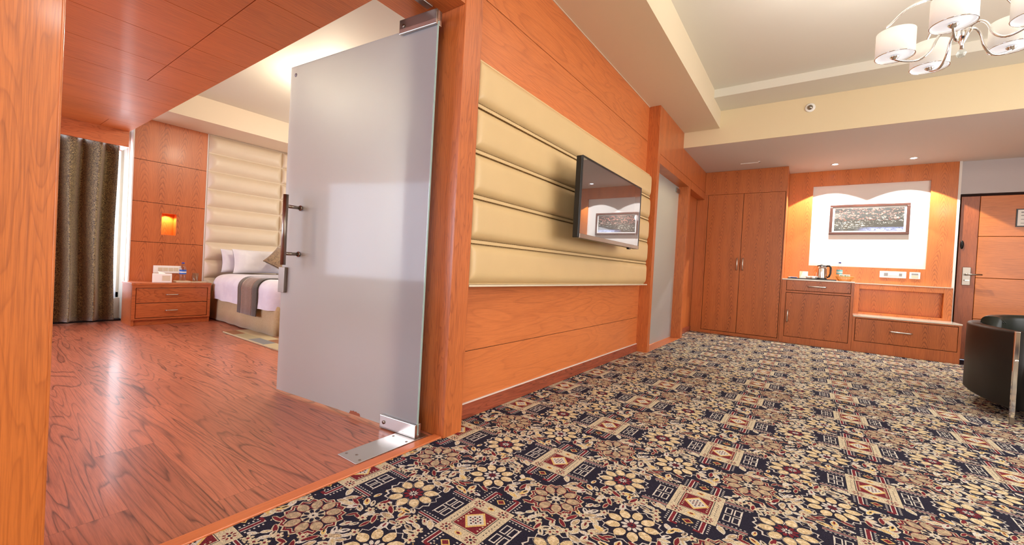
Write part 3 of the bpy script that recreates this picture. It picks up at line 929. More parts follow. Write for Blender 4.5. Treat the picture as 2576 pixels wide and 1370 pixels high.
# chip in the frosting near the foot of the door
ch = [(-.045, 0), (-.04, .012), (-.03, .016), (-.022, .014), (-.012, .02), (.0, .017), (.012, .021), (.02, .016), (.032, .018), (.038, .008), (.045, 0)]
cb_ = MB(); nn_ = len(ch)
cb_.add([(.44 + a, .0053, gz0 + b) for a, b in ch] + [(.44 + a, .0062, gz0 + b) for a, b in ch],
        [tuple(range(nn_)), tuple(reversed(range(nn_, 2 * nn_)))] + [(i, (i + 1) % nn_, nn_ + (i + 1) % nn_, nn_ + i) for i in range(nn_)])
cb_.build('chipped_frosting', plain('chip_brown', (150, 84, 56), .6), t)
MB().cyl((Lg - .05, .0053, 1.95), (Lg - .05, .0062, 1.95), .012, 20).build('glass_stamp', M['grey_plastic'], t)
# floor spring cover plate
a0 = math.atan2(1.031 - 1.394, -1.637 + 1.476 - 0.09)
pl = thing('floor_spring_plate', 'flat steel cover plate set in the floor under the glass door hinge', 'cover plate', (-1.535, 1.21, 0.0))
under(pl, MB().box(-1.615, -1.482, 1.03, 1.43, 0.0, 0.0025).build('plate', M['steel'], bevel=0.001))
for (px_, py_) in ((-1.50, 1.06), (-1.595, 1.06), (-1.55, 1.08), (-1.5, 1.31), (-1.595, 1.31)):
    under(pl, MB().cyl((px_, py_, 0.0025), (px_, py_, 0.0035), 0.006, 12).build('screw', M['dsteel']))
pv = thing('top_pivot_plate', 'small steel pivot plate screwed under the wooden header above the glass door', 'pivot plate', (-1.55, 1.32, 2.09))
under(pv, MB().box(-1.59, -1.55, 1.22, 1.38, 2.0925, 2.0995).build('plate', M['steel'], bevel=0.001))
for py_ in (1.24, 1.265):
    under(pv, MB().cyl((-1.57, py_, 2.0915), (-1.57, py_, 2.0925), 0.006, 10).build('screw_hole', M['black']))

# second frosted glass door further down the wall
t = thing('door_2', 'closed frosted glass door in the wooden frame past the television', None, (-1.52, 5.3, 0), kind='structure')
under(t, MB().box(-1.526, -1.516, 4.605, 5.945, 0.012, 2.07).build('glass_pane', M['frosted']))
under(t, MB().box(-1.515, -1.50, 5.78, 5.94, 1.98, 2.04).build('patch_fitting', M['dsteel'], bevel=0.002))
# bathroom glimpsed as a glow behind the second door
p = MB(); p.box(-3.1, -3.0, 4.55, 6.15, 0, 2.5); p.box(-3.0, -1.761, 4.55, 4.579, 0, 2.5); p.box(-3.0, -1.761, 6.05, 6.15, 0, 2.5); p.box(-3.0, -1.761, 4.579, 6.05, 2.4, 2.5)
struct(p.build('wall_bathroom', M['white_wall']))
area('bathroom_fill_light', (-2.35, 5.3, 2.38), (.6, .6), 80, (1, .93, .88), direction=(0, 0, -1))  # unseen light added to brighten the second door's frosted pane
# entrance door
t = thing('door_3', 'orange-brown wooden entrance door with steel lever handle', None, (2.0, 7.58, 0), kind='structure')
DY = 7.53
dd = MB().box(1.512, 1.672, DY, DY + 0.04, 0.01, 2.045)
under(t, dd.build('lock_stile', M['stile_wood'], bevel=0.002))
dd = MB()
for z0, z1 in ((0.01, 0.520), (0.526, 1.030), (1.036, 1.543), (1.549, 2.045)):
    dd.box(1.677, 2.54, DY, DY + 0.04, z0, z1)
under(t, dd.build('leaf', M['door_wood'], bevel=0.002))
under(t, MB().box(1.495, 2.56, DY + 0.025, DY + 0.05, 0, 2.078).build('dark_gap', M['groove']))
under(t, MB().box(1.557, 1.632, DY - 0.010, DY, 0.935, 1.16).build('lock_plate', M['dsteel'], bevel=0.004))
lv = under(t, MB().cyl((1.592, DY - .01, 1.068), (1.592, DY - .055, 1.068), 0.012).tube([(1.592, DY - .052, 1.068), (1.65, DY - .056, 1.069), (1.72, DY - .054, 1.070)], [.011, .009, .008]).build('lever_handle', M['dsteel']))
under(t, MB().cyl((1.597, DY - .01, .995), (1.597, DY - .03, .995), 0.009).box(1.578, 1.618, DY - .034, DY - .03, .988, 1.002).build('thumb_turn', M['steel']))
under(t, MB().lathe([(.022, 0), (.022, .01)], 20, mat=Matrix.Translation((1.54, DY, 1.44)) @ Matrix.Rotation(PI / 2, 4, 'X') @ Matrix.Diagonal((0.7, 2.4, 1, 1))).build('door_guard', M['black']))
nt = thing('door_notice', 'small framed notice mounted on the entrance door near the photo edge', 'notice', (2.06, DY, 1.67))
under(nt, MB().box(1.972, 2.16, DY - .008, DY, 1.66, 1.875).build('frame', M['black']))
under(nt, MB().box(1.984, 2.15, DY - .0095, DY - .008, 1.672, 1.863).build('sheet', M['white_plastic']))
under(nt, MB().box(2.01, 2.13, DY - .0102, DY - .0095, 1.825, 1.84).box(2.01, 2.13, DY - .0102, DY - .0095, 1.79, 1.80).box(2.01, 2.10, DY - .0102, DY - .0095, 1.745, 1.752).box(2.01, 2.10, DY - .0102, DY - .0095, 1.70, 1.707).build('print', M['grey_plastic']))

# ------------------------------------------------------------------ end-wall furniture
def bar_handle(b, p0, p1, out, r=0.0085):
    """arched bar handle between p0 and p1, standing out along -y"""
    p0 = Vector(p0); p1 = Vector(p1); o = Vector((0, -out, 0)) if abs(out) else Vector((0, 0, 0))
    d = (p1 - p0).normalized() * 0.012
    b.tube([p0, p0 + o * .7, p0 + o + d, p1 + o - d, p1 + o * .7, p1], r, 8)
    return b

t = thing('wardrobe', 'tall built-in two-door wooden wardrobe in the corner beside the niche', 'wardrobe', (-0.85, YW, 0))
wb = MB()
wb.box(-1.499, -1.3575, YW, YW + .02, 0, 2.068)                 # filler at the wall
wb.box(-1.357, -1.338, YW - .004, YW + .5, 0, 2.135); wb.box(-.324, -.311, YW - .004, YW + .497, 0, ZS - .002)
wb.box(-1.338, -.324, YW, YW + .5, 0.0, 0.045); wb.box(-1.389, -1.3575, YW, YW + .02, 2.0685, 2.1365)
under(t, wb.build('carcass', M['cab_frame'], bevel=0.001))
under(t, MB().box(-1.388, -.3245, YW - .0045, YW + .03, 2.137, ZS - .002).build('top_panel', M['cab_wood'], bevel=0.001))
under(t, MB().box(-1.338, -.324, YW + .02, YW + .03, .045, 2.135).build('shadow_gap', M['groove']))
for (x0, x1, hxx) in ((-1.332, -.853, -.886), (-.847, -.330, -.812)):
    d = under(t, MB().box(x0, x1, YW - .002, YW + .018, .052, 2.134).build('door', M['cab_wood'], bevel=0.002))
    h = under(t, bar_handle(MB(), (hxx, YW - .002, .995), (hxx, YW - .002, 1.165), .03).build('handle', M['steel']))
    h.parent = d; h.matrix_parent_inverse = Matrix.Identity(4)

t = thing('tea_cabinet', 'wooden cabinet with a drawer and a door below the tea tray', 'cabinet', (0.1, YW, 0))
cb = MB()
cb.box(-.308, -.255, YW, YW + .497, 0, .885); cb.box(.455, .488, YW, YW + .497, 0, .885)
cb.box(-.255, .455, YW, YW + .497, 0, .09); cb.box(-.255, .455, YW, YW + .497, .712, .738); cb.box(-.255, .455, YW + .01, YW + .497, .875, .885)
cb.box(-.255, .455, YW + .4, YW + .497, .09, .885)
under(t, cb.build('carcass', M['cab_frame'], bevel=0.001))
under(t, MB().box(-.255, .455, YW + .02, YW + .03, .09, .885).build('shadow_gap', M['groove']))
dr = under(t, MB().box(-.250, .450, YW - .003, YW + .018, .744, .877).build('drawer', M['cab_wood'], bevel=0.002))
h = under(t, bar_handle(MB(), (0.0, YW - .003, .806), (0.19, YW - .003, .806), .03).build('handle', M['steel'])); h.parent = dr; h.matrix_parent_inverse = Matrix.Identity(4)
dr = under(t, MB().box(-.250, .450, YW - .003, YW + .018, .096, .706).build('door', M['cab_wood'], bevel=0.002))
h = under(t, bar_handle(MB(), (-.222, YW - .003, .30), (-.222, YW - .003, .46), .03).build('handle', M['steel'])); h.parent = dr; h.matrix_parent_inverse = Matrix.Identity(4)
under(t, MB().box(-.310, .489, YW - .006, YW + .498, .8852, .903).build('stone_top', M['marble'], bevel=0.003))

t = thing('luggage_bench', 'low wooden luggage bench with one wide drawer and pale top', 'bench', (0.98, YW, 0))
cb = MB()
cb.box(.49, .515, YW, YW + .40, 0, .452); cb.box(1.452, 1.476, YW, YW + .40, 0, .452)
cb.box(.515, 1.452, YW, YW + .40, 0, .135); cb.box(.515, 1.452, YW, YW + .40, .436, .452)
under(t, cb.build('carcass', M['cab_frame'], bevel=0.001))
under(t, MB().box(.515, 1.452, YW + .02, YW + .03, .135, .436).build('shadow_gap', M['groove']))
dr = under(t, MB().box(.520, 1.447, YW - .003, YW + .018, .141, .430).build('drawer', M['cab_wood'], bevel=0.002))
h = under(t, bar_handle(MB(), (.86, YW - .003, .300), (1.055, YW - .003, .300), .03).build('handle', M['steel'])); h.parent = dr; h.matrix_parent_inverse = Matrix.Identity(4)
under(t, MB().box(.49, 1.482, YW - .008, YW + .40, .4525, .470).build('stone_top', M['marble'], bevel=0.003))

# panel behind the bench, with a recessed field
p = MB()
py0, py1 = YW + 0.402, YN - 0.001
p.box(.49, .567, py0, py1, 0, .885); p.box(1.387, 1.466, py0, py1, 0, .885); p.box(.567, 1.387, py0, py1, .815, .885); p.box(.567, 1.387, py0, py1, 0, .50)
p.box(.567, 1.387, py1 - .03, py1, .50, .815)
t = thing('bench_back_panel', 'orange wooden panel with a sunken field behind the luggage bench', 'wall panel', (0.98, YN, 0.47))
under(t, p.build('panel', M['niche_wood'], bevel=0.002))
under(t, MB().box(.492, 1.468, py0 - .004, py1, .8852, .894).build('ledge', M['marble']))

# socket plates on the end wall
def plate(name, label, cat, x0, x1, z0, z1, inner):
    t = thing(name, label, cat, ((x0 + x1) / 2, YN, z0))
    under(t, MB().box(x0, x1, YN - .012, YN - .0005, z0, z1).build('plate', M['white_plastic'], bevel=0.003))
    for a in inner:
        under(t, MB().box(a[0], a[1], YN - .015, YN - .012, a[2], a[3]).build(a[4], M[a[5]], bevel=0.001))
    return t
plate('switch_plate', 'wide white switch and socket plate below the white niche', 'switch', .776, 1.042, .985, 1.072,
      [(.82, .86, 1.01, 1.05, 'socket', 'grey_plastic'), (.868, .915, 1.015, 1.045, 'switch', 'white_plastic'), (.92, .965, 1.015, 1.045, 'switch', 'white_plastic'), (.97, 1.0, 1.012, 1.048, 'switch', 'grey_plastic')])
plate('key_card_switch', 'small white key card switch right of the wide plate', 'switch', 1.072, 1.176, .983, 1.07,
      [(1.09, 1.155, 1.035, 1.055, 'slot', 'grey_plastic'), (1.09, 1.155, 1.0, 1.025, 'slot', 'beige_plastic')])

# framed picture
t = thing('framed_picture', 'wide dark-framed picture of pink blossom over a stream in the lit niche', 'picture', (0.62, YN + .02, 1.56))
a0, a1, c0, c1 = .197, 1.044, 1.570, 1.993; yf = YN + .034; yo = YN + .004
fr = MB(); fw = .034
for (x0, x1, z0, z1) in ((a0, a1, c0, c0 + fw), (a0, a1, c1 - fw, c1), (a0, a0 + fw, c0 + fw, c1 - fw), (a1 - fw, a1, c0 + fw, c1 - fw)):
    fr.box(x0, x1, yo, yf, z0, z1)
M['frame_brown'] = plain('dark_brown_frame', (78, 44, 34), 0.35, coat=0.3)
under(t, fr.build('frame', M['frame_brown'], bevel=0.004))
under(t, MB().box(a0 + fw, a1 - fw, yo + .016, yf, c0 + fw, c1 - fw).build('mount', M['print_edge']))
under(t, MB().box(a0 + fw + .022, a1 - fw - .022, yo + .014, yo + .016, c0 + fw + .02, c1 - fw - .02).build('print', M['print']))

# ------------------------------------------------------------------ things on the tea cabinet
ZTOP = .9032
t = thing('serving_tray', 'black serving tray on the tea cabinet under the kettle', 'tray', (.03, 7.17, ZTOP))
tr = MB().box(-.28, .27, -.10, .10, 0, .006)
for a in ((-.28, .27, -.10, -.09), (-.28, .27, .09, .10), (-.28, -.27, -.09, .09), (.26, .27, -.09, .09)): tr.box(*a, .006, .016)
tr.build('tray_body', M['black'], t, bevel=0.002)
ZT_ = ZTOP + .0065
t = thing('electric_kettle', 'polished steel electric kettle with black handle on the tray', 'kettle', (.135, 7.17, ZT_))
MB().lathe([(.066, 0), (.068, .012)], 32).build('base', M['black'], t)
MB().lathe([(.064, .0125), (.066, .03), (.058, .15), (.054, .185)], 40).build('body', M['chrome'], t)
MB().lathe([(.054, .1855), (.050, .198), (.02, .204), (.012, .206), (.012, .214)], 32).build('lid', M['black'], t)
MB().tube([(.052, 0, .19), (.085, 0, .195), (.10, 0, .17), (.10, 0, .09), (.085, 0, .045), (.062, 0, .035)], [.012, .013, .013, .012, .012, .010], 10).build('handle', M['black'], t)
MB().add([(-.052, -.018, .185), (-.052, .018, .185), (-.078, 0, .19), (-.056, 0, .14)], [(0, 2, 3), (2, 1, 3), (0, 3, 1)]).build('spout', M['chrome'], t)
for i, (xx, yy, lab) in enumerate(((-.01, 7.19, 'white cup beside the menu card on the tray'), (.045, 7.13, 'white cup right beside the steel kettle on the tray'))):
    t = thing('tea_cup', lab, 'cup', (xx, yy, ZT_), group='cups on the tray')
    MB().lathe([(.018, 0), (.024, .01), (.030, .045), (.028, .045), (.020, .01), (.0, .008)], 24, cap=False).build('bowl', M['white_plastic'], t)
    MB().tube([(.028, 0, .038), (.042, 0, .036), (.044, 0, .022), (.025, 0, .014)], .0035, 8).build('handle', M['white_plastic'], t)
t = thing('menu_card', 'folded green and white card standing on the tray left of the kettle', 'card', (-.075, 7.22, ZT_))
MB().add([(-.04, 0, 0), (.06, 0, 0), (.06, .02, .11), (-.04, .02, .11), (-.04, .001, 0), (.06, .001, 0), (.06, .021, .11), (-.04, .021, .11)],
         [(0, 1, 2, 3), (5, 4, 7, 6), (3, 2, 6, 7), (0, 3, 7, 4), (1, 5, 6, 2), (0, 4, 5, 1)]).build('card', plain('card_cream', (206, 214, 178), .7), t)
MB().add([(-.035, -.001, .002), (.059, -.001, .002), (.059, .019, .108), (.0, .019, .108)], [(0, 1, 2, 3)]).build('printed_area', M['white_plastic'], t)
t = thing('tissue_packet', 'flat blue and white packet lying at the left end of the black tray', 'packet', (-.185, 7.15, ZTOP + .0065))
MB().box(-.055, .05, -.03, .03, 0, .022).build('packet', M['white_plastic'], t, bevel=0.004)
MB().box(-.03, .045, -.0308, -.0302, .009, .019).box(-.02, .04, -.02, .02, .0222, .0228).build('blue_band', plain('blue_print', (40, 90, 190), .5), t)
M['wicker'] = wood('wicker', (226, 148, 66), (150, 80, 26), 'z', K=3, cross=60, lng=60, amt=.6, fib=.4)
t = thing('wicker_basket', 'small oval wicker basket at the right end of the tea cabinet', 'basket', (.39, 7.16, ZTOP))
wk = MB(); RX, RY = .088, .06
n_st = 30
for k in range(n_st):
    a = 2 * PI * k / n_st
    wk.tube([(RX * .72 * math.cos(a), RY * .72 * math.sin(a), .003), (RX * .9 * math.cos(a), RY * .9 * math.sin(a), .035), (RX * 1.06 * math.cos(a), RY * 1.06 * math.sin(a), .058)], .0034, 6)
for z, s_ in ((.006, .74), (.02, .81), (.034, .89)):
    wk.tube([(RX * s_ * math.cos(2 * PI * k / 36), RY * s_ * math.sin(2 * PI * k / 36), z) for k in range(36)], .0035, 6, closed=True)
wk.lathe([(.7, .0), (.7, .004)], 30, mat=Matrix.Diagonal((RX, RY, 1, 1)))
wk.build('woven_body', M['wicker'], t)
MB().tube([(RX * 1.08 * math.cos(2 * PI * k / 36), RY * 1.08 * math.sin(2 * PI * k / 36), .06) for k in range(36)], .0065, 8, closed=True).build('rim', M['wicker'], t)
t = thing('sachet_box', 'white box with teal print standing in the wicker basket', 'box', (.39, 7.165, ZTOP + .0045))
MB().box(-.062, .055, -.02, .025, 0, .088).build('carton', M['white_plastic'], t, bevel=0.002)
gp = MB()
for k, (a, b_) in enumerate(((-.052, .010), (-.038, .014), (-.02, .006), (-.004, .016), (.02, .010), (.034, .013))):
    gp.box(a, a + b_, -.0208, -.0202, .056 + .004 * (k % 2), .076 - .003 * (k % 3))
gp.build('teal_print', plain('teal_print', (20, 150, 140), .5), t)

def bottle(name, label, loc, h, r, cap, labcol, group=None, s=1):
    t = thing(name, label, 'bottle', loc)
    MB().lathe([(r * .6, 0), (r * .95, .004), (r, .02), (r, h * .28), (r * .92, h * .31), (r, h * .35), (r, h * .62), (r * .93, h * .72), (r * .45, h * .88), (r * .36, h * .9), (r * .36, h * .94)], 28).build('bottle_body', M['clear_plastic'], t)
    MB().lathe([(r * 1.015, h * .36), (r * 1.015, h * .60)], 28, cap=False).build('paper_label', plain(name + '_label', labcol, .5), t)
    if labcol[2] > 120:
        MB().lathe([(r * 1.03, h * .44), (r * 1.03, h * .50)], 28, cap=False).build('label_band', M['white_plastic'], t)
    MB().lathe([(r * .42, h * .935), (r * .42, h), (r * .1, h)], 20).build('cap', plain(name + '_cap', cap, .4), t)
    return t
bottle('mineral_water_bottle', 'clear water bottle with dark blue cap behind the wicker basket', (.335, 7.27, ZTOP), .262, .034, (26, 40, 120), (120, 190, 196))

# round ceiling lamp in the bedroom, behind the frosted door
t = thing('bedroom_ceiling_lamp', 'round glowing bedroom ceiling lamp seen blurred behind the frosted glass door', 'ceiling lamp', (-3.9, 2.25, 2.585))
MB().lathe([(.17, 0), (.17, -.02)], 40).build('base', M['white_plastic'], t)
MB().lathe([(.165, -.021), (.155, -.055), (.10, -.075), (.01, -.08)], 40).build('lamp_bowl', plain('lamp_bowl', (255, 246, 225), .5, emis=3, ecol=(255, 238, 196)), t)
point('bedroom_ceiling_bulb', (-3.9, 2.25, 2.40), 66, (1, .88, .66), .12)

# ------------------------------------------------------------------ bedroom furniture
t = thing('nightstand', 'wooden two-drawer nightstand between the curtain and the bed', 'nightstand', (-6.03, 1.58, 0))
nb = MB()
nb.box(-6.238, -5.85, 1.222, 1.245, .0, .438); nb.box(-6.238, -5.85, 1.912, 1.934, .0, .438)
nb.box(-6.238, -5.835, 1.216, 1.94, .438, .462); nb.box(-6.238, -5.86, 1.245, 1.912, .0, .06)
nb.box(-5.86, -5.838, 1.222, 1.252, .06, .438); nb.box(-5.86, -5.838, 1.906, 1.934, .06, .438); nb.box(-5.86, -5.838, 1.252, 1.906, .41, .438); nb.box(-5.86, -5.838, 1.252, 1.906, .06, .078)
nb.box(-6.238, -6.22, 1.245, 1.912, .06, .438)
under(t, nb.build('carcass', M['night_wood'], bevel=0.001))
under(t, MB().box(-5.87, -5.862, 1.25, 1.908, .06, .438).build('shadow_gap', M['groove']))
for z0, z1, zh in ((.083, .240, .158), (.246, .405, .334)):
    d = under(t, MB().box(-5.862, -5.842, 1.257, 1.901, z0, z1).build('drawer', M['night_wood'], bevel=0.002))
    h = under(t, MB().tube([(-5.842, 1.512, zh), (-5.822, 1.514, zh), (-5.816, 1.524, zh), (-5.816, 1.606, zh), (-5.822, 1.616, zh), (-5.842, 1.618, zh)], .005, 8).build('handle', M['steel']))
    h.parent = d; h.matrix_parent_inverse = Matrix.Identity(4)
ZN = .4625
t = thing('tissue_box', 'white tissue box with a beige end on the nightstand', 'tissue box', (-6.0, 1.51, ZN), R(-14))
MB().box(-.06, .06, -.085, .085, 0, .098).build('carton', M['white_plastic'], t, bevel=0.003)
MB().box(.0602, .062, .0, .07, .02, .08).build('printed_square', M['beige_plastic'], t)
MB().add([(-.02, -.03, .098), (.02, -.03, .098), (.02, .03, .098), (-.02, .03, .098), (.0, -.04, .125), (.005, .01, .112)],
         [(0, 1, 4), (1, 5, 4), (1, 2, 5), (2, 3, 5), (3, 0, 4), (3, 4, 5)]).build('tissue', M['white_plastic'], t)
bottle('water_bottle', 'small water bottle with blue cap and blue label on the nightstand', (-6.02, 1.705, ZN + .018), .215, .033, (30, 60, 170), (40, 90, 180))
t = thing('drinking_glass', 'clear drinking glass on the nightstand next to the bed', 'glass', (-6.02, 1.83, ZN + .009))
MB().lathe([(.026, 0), (.032, .10), (.030, .10), (.024, .008), (.0, .008)], 28, cap=False).build('tumbler', M['clear'], t)
t = thing('wooden_coaster_tray', 'pale amenity tray under the bottle on the nightstand', 'tray', (-6.0, 1.77, ZN))
MB().box(-.07, .06, -.145, -.005, 0, .017).box(-.07, .06, .0, .15, 0, .008).build('tray_body', M['beige_plastic'], t, bevel=0.002)
t = thing('bedside_switch_plate', 'wide cream switch plate on the wood panelling above the nightstand', 'switch', (XBW, 1.61, .555))
under(t, MB().box(XBW + .0005, XBW + .014, 1.482, 1.745, .556, .645).build('plate', M['white_plastic'], bevel=0.003))
for a in (1.525, 1.575, 1.625, 1.675):
    under(t, MB().box(XBW + .014, XBW + .017, a, a + .042, .58, .622).build('switch', M['beige_plastic'], bevel=0.001))

def cushion_mesh(w_, h_, d_, n=22, wr=0.0, seed=0):
    """pillow in its own xz plane, thickness along y"""
    b = MB()
    for sgn in (-1, 1):
        def fn(u, v, sgn=sgn):
            a, c = 2 * u - 1, 2 * v - 1
            e = (max(0, 1 - abs(a) ** 3.2) * max(0, 1 - abs(c) ** 3.2)) ** .5
            k = 1 - .06 * (1 - abs(a) ** 2) * abs(c) ** 4; k2 = 1 - .06 * (1 - abs(c) ** 2) * abs(a) ** 4
            nz = mnoise.noise(Vector((a * 2.2 + seed, c * 2.2, sgn))) * wr
            x = a * w_ / 2 * k2; z = c * h_ / 2 * k
            return (x, sgn * (d_ / 2 * e + .004 + nz * e), z)
        b.grid(fn, n, n)
        if sgn == 1:
            for i in range(len(b.f) - (n - 1) * (n - 1), len(b.f)): b.f[i] = list(reversed(b.f[i]))
    return b

t = thing('bed', 'double bed with white duvet and beige valance against the ivory padded wall', 'bed', (-5.3, 3.0, 0))
BX0, BX1, BY0, BY1 = -6.14, -4.38, 2.03, 3.95
def ring_pts(x0, x1, y0, y1, r, n=8):
    pts = []
    for (cx, cy, a0) in ((x1 - r, y0 + r, -PI / 2), (x1 - r, y1 - r, 0), (x0 + r, y1 - r, PI / 2), (x0 + r, y0 + r, PI)):
        for k in range(n + 1):
            a = a0 + PI / 2 * k / n
            pts.append((cx + r * math.cos(a), cy + r * math.sin(a)))
    return pts
under(t, MB().box(BX0 + .05, BX1 - .05, BY0 + .05, BY1 - .05, 0.03, .30).build('bed_base', M['groove']))
# valance with soft folds
def dense(pts, step=.02):
    out = []
    for i in range(len(pts)):
        a = Vector(pts[i]); b_ = Vector(pts[(i + 1) % len(pts)]); n = max(1, int((b_ - a).length / step))
        for k in range(n): out.append(a.lerp(b_, k / n))
    return out
rp = dense([(p_[0], p_[1]) for p_ in ring_pts(BX0, BX1, BY0, BY1, .05)])
cx0, cy0 = (BX0 + BX1) / 2, (BY0 + BY1) / 2
vs = []; fs = []; Nn = len(rp); rows = [(.35, 0.0), (.26, .3), (.15, .7), (.012, 1.0)]
for z, k in rows:
    for i, q in enumerate(rp):
        d = Vector((q[0] - cx0, q[1] - cy0)).normalized()
        wv = .006 * math.sin(i * .37) + .005 * math.sin(i * .13 + 1) + .01
        vs.append((q[0] + d.x * wv * k, q[1] + d.y * wv * k, z))
for j in range(len(rows) - 1):
    for i in range(Nn):
        fs.append((j * Nn + i, (j + 1) * Nn + i, (j + 1) * Nn + (i + 1) % Nn, j * Nn + (i + 1) % Nn))
under(t, MB().add(vs, fs, 0, True).build('valance', M['skirt'], solid=0.006))
under(t, MB().box(-6.145, -5.75, 2.045, 3.93, .30, .50).build('mattress', M['sheet'], bevel=0.05, seg=4))
# duvet : rounded slab with falling rounded sides
def slab(x0, x1, y0, y1, zb, zt, r, rc, seed=0, wr=.006, n=7):
    b = MB(); prof = [(0.0, zb + .012), (.012, zb)] if False else []
    rows = [(0.0, zb)] + [(0, zb + (zt - r - zb) * k / 4) for k in range(1, 5)] + [(r * (1 - math.cos(PI / 2 * k / n)), zt - r + r * math.sin(PI / 2 * k / n)) for k in range(1, n + 1)]
    loops = []
    for ins, z in rows:
        base = dense(ring_pts(x0, x1, y0, y1, rc), .05) if not loops else None
        if base is not None: ref = base
        c = Vector(((x0 + x1) / 2, (y0 + y1) / 2)); L = []
        for q in ref:
            qx = min(max(q.x, x0 + ins), x1 - ins) if True else q.x
            # inset towards the inside
            dx = (c.x - q.x) / ((x1 - x0) / 2); dy = (c.y - q.y) / ((y1 - y0) / 2)
            nx = q.x + ins * max(-1, min(1, dx * abs(dx) ** 5 * 1.0)); ny = q.y + ins * max(-1, min(1, dy * abs(dy) ** 5))
            nn = mnoise.noise(Vector((q.x * 5 + seed, q.y * 5, z * 6))) * wr
            L.append((nx, ny + nn, z + nn * .6))
        loops.append(L)
    N = len(ref); vs = [q for L in loops for q in L]; fs = []
    for j in range(len(loops) - 1):
        for i in range(N): fs.append((j * N + i, j * N + (i + 1) % N, (j + 1) * N + (i + 1) % N, (j + 1) * N + i))
    top = len(vs); last = loops[-1]
    rings = 5
    for s_ in range(1, rings):
        k = 1 - s_ / rings
        for q in last:
            vs.append(((q[0] - c.x) * k + c.x, (q[1] - c.y) * k + c.y, zt + .006 * mnoise.noise(Vector((q[0] * 3 * k, q[1] * 3 * k, 2)))))
    off = (len(loops) - 1) * N
    for s_ in range(rings - 1):
        for i in range(N): fs.append((off + i, off + (i + 1) % N, off + N + (i + 1) % N, off + N + i))
        off += N
    fs.append(tuple(range(off, off + N)))
    b.add(vs, fs, 0, True)
    return b
under(t, slab(-6.02, -4.36, 1.985, 3.99, .27, .575, .12, .14, 3, .014).build('duvet', M['sheet']))
tb = MB()
t2 = thing('bed_runner', 'brown patterned bed runner with charcoal borders across the foot of the bed', 'bed runner', (-4.93, 3.0, .58))
def strip(x0, x1, mat, nm):
    pr = []
    zt, zb, r = .584, .185, .125
    y0, y1 = 1.972, 4.003
    pr.append((y0 - .004, zb)); pr.append((y0, .3)); pr.append((y0, zt - r))
    for k in range(1, 8): pr.append((y0 + r * (1 - math.cos(PI / 2 * k / 7)), zt - r + r * math.sin(PI / 2 * k / 7)))
    for k in range(1, 6): pr.append((y0 + r + (y1 - y0 - 2 * r) * k / 6, zt))
    for k in range(0, 8): pr.append((y1 - r + r * math.sin(PI / 2 * k / 7), zt - r + r * math.cos(PI / 2 * k / 7)))
    pr.append((y1, zb))
    vs = []; fs = []
    nx = 9
    for i in range(nx):
        x = x0 + (x1 - x0) * i / (nx - 1)
        for (y, z) in pr: vs.append((x + .06 * max(0, .45 - z) - .02, y + .003 * math.sin(x * 40), z))
    m_ = len(pr)
    for i in range(nx - 1):
        for j in range(m_ - 1): fs.append((i * m_ + j, (i + 1) * m_ + j, (i + 1) * m_ + j + 1, i * m_ + j + 1))
    under(t2, MB().add(vs, fs, 0, True).build(nm, mat, solid=0.006))
strip(-5.16, -5.06, M['runner_edge'], 'border'); strip(-5.06, -4.80, M['runner'], 'centre_band'); strip(-4.80, -4.69, M['runner_edge'], 'border')
o = cushion_mesh(.62, .30, .13, wr=.008, seed=1).build('pillow', M['pillowcase'], loc=(-6.06, 2.41, .735), rot=(R(-10), 0, R(90)))
tag(o, 'white pillow leaning on the padded wall, rear one of the two', 'pillow')
o = cushion_mesh(.66, .31, .14, wr=.008, seed=5).build('pillow', M['pillowcase'], loc=(-5.885, 2.50, .738), rot=(R(-12), 0, R(89)))
tag(o, 'white pillow standing in front of the other pillow, behind the brown cushion', 'pillow')
o = cushion_mesh(.36, .36, .11, wr=.004, seed=9).build('scatter_cushion', M['cushion'], loc=(-5.60, 2.66, .775))
o.rotation_euler = (Matrix.Rotation(R(84), 4, 'Z') @ Matrix.Rotation(R(-46), 4, 'X') @ Matrix.Rotation(R(40), 4, 'Y')).to_euler()
tag(o, 'brown patterned cushion standing on its corner against the white pillows', 'cushion')

# rug
def mat_rug():
    g = G('patchwork_rug'); p = g.pos()
    v = g.node('ShaderNodeTexBrick')
    g.link(g.vmul(p, (1, 1, 1)), v.inputs['Vector'])
    x, y, z = g.sep(p)
    bxv = g.math('FLOOR', g.math('MULTIPLY', g.math('ADD', x, g.math('MULTIPLY', g.math('FLOOR', g.math('MULTIPLY', y, 9)), .17)), 3.0))
    byv = g.math('FLOOR', g.math('MULTIPLY', y, 9))
    wn = g.node('ShaderNodeTexWhiteNoise', noise_dimensions='2D'); g.link(g.comb(bxv, byv, 0), wn.inputs['Vector'])
    c = g.ramp(wn.outputs['Value'], [(0, lin((196, 178, 138))), (.3, lin((150, 98, 62))), (.5, lin((206, 190, 150))), (.72, lin((128, 128, 128))), (.85, lin((176, 164, 128)))], 'CONSTANT')
    n = g.noise(p, 300, 2)
    c = g.mix(g.math('MULTIPLY', n, .4), c, lin((80, 70, 55)))
    g.setp(Base_Color=c, Roughness=.95); g.bump(n, .6, .003)
    return g.m
o = bx(-.75, .75, -.42, .42, 0, .014).build('rug', mat_rug(), loc=(-4.22, 2.19, 0), bevel=.004)
tag(o, 'small patchwork rug in beige, brown and grey beside the bed', 'rug')

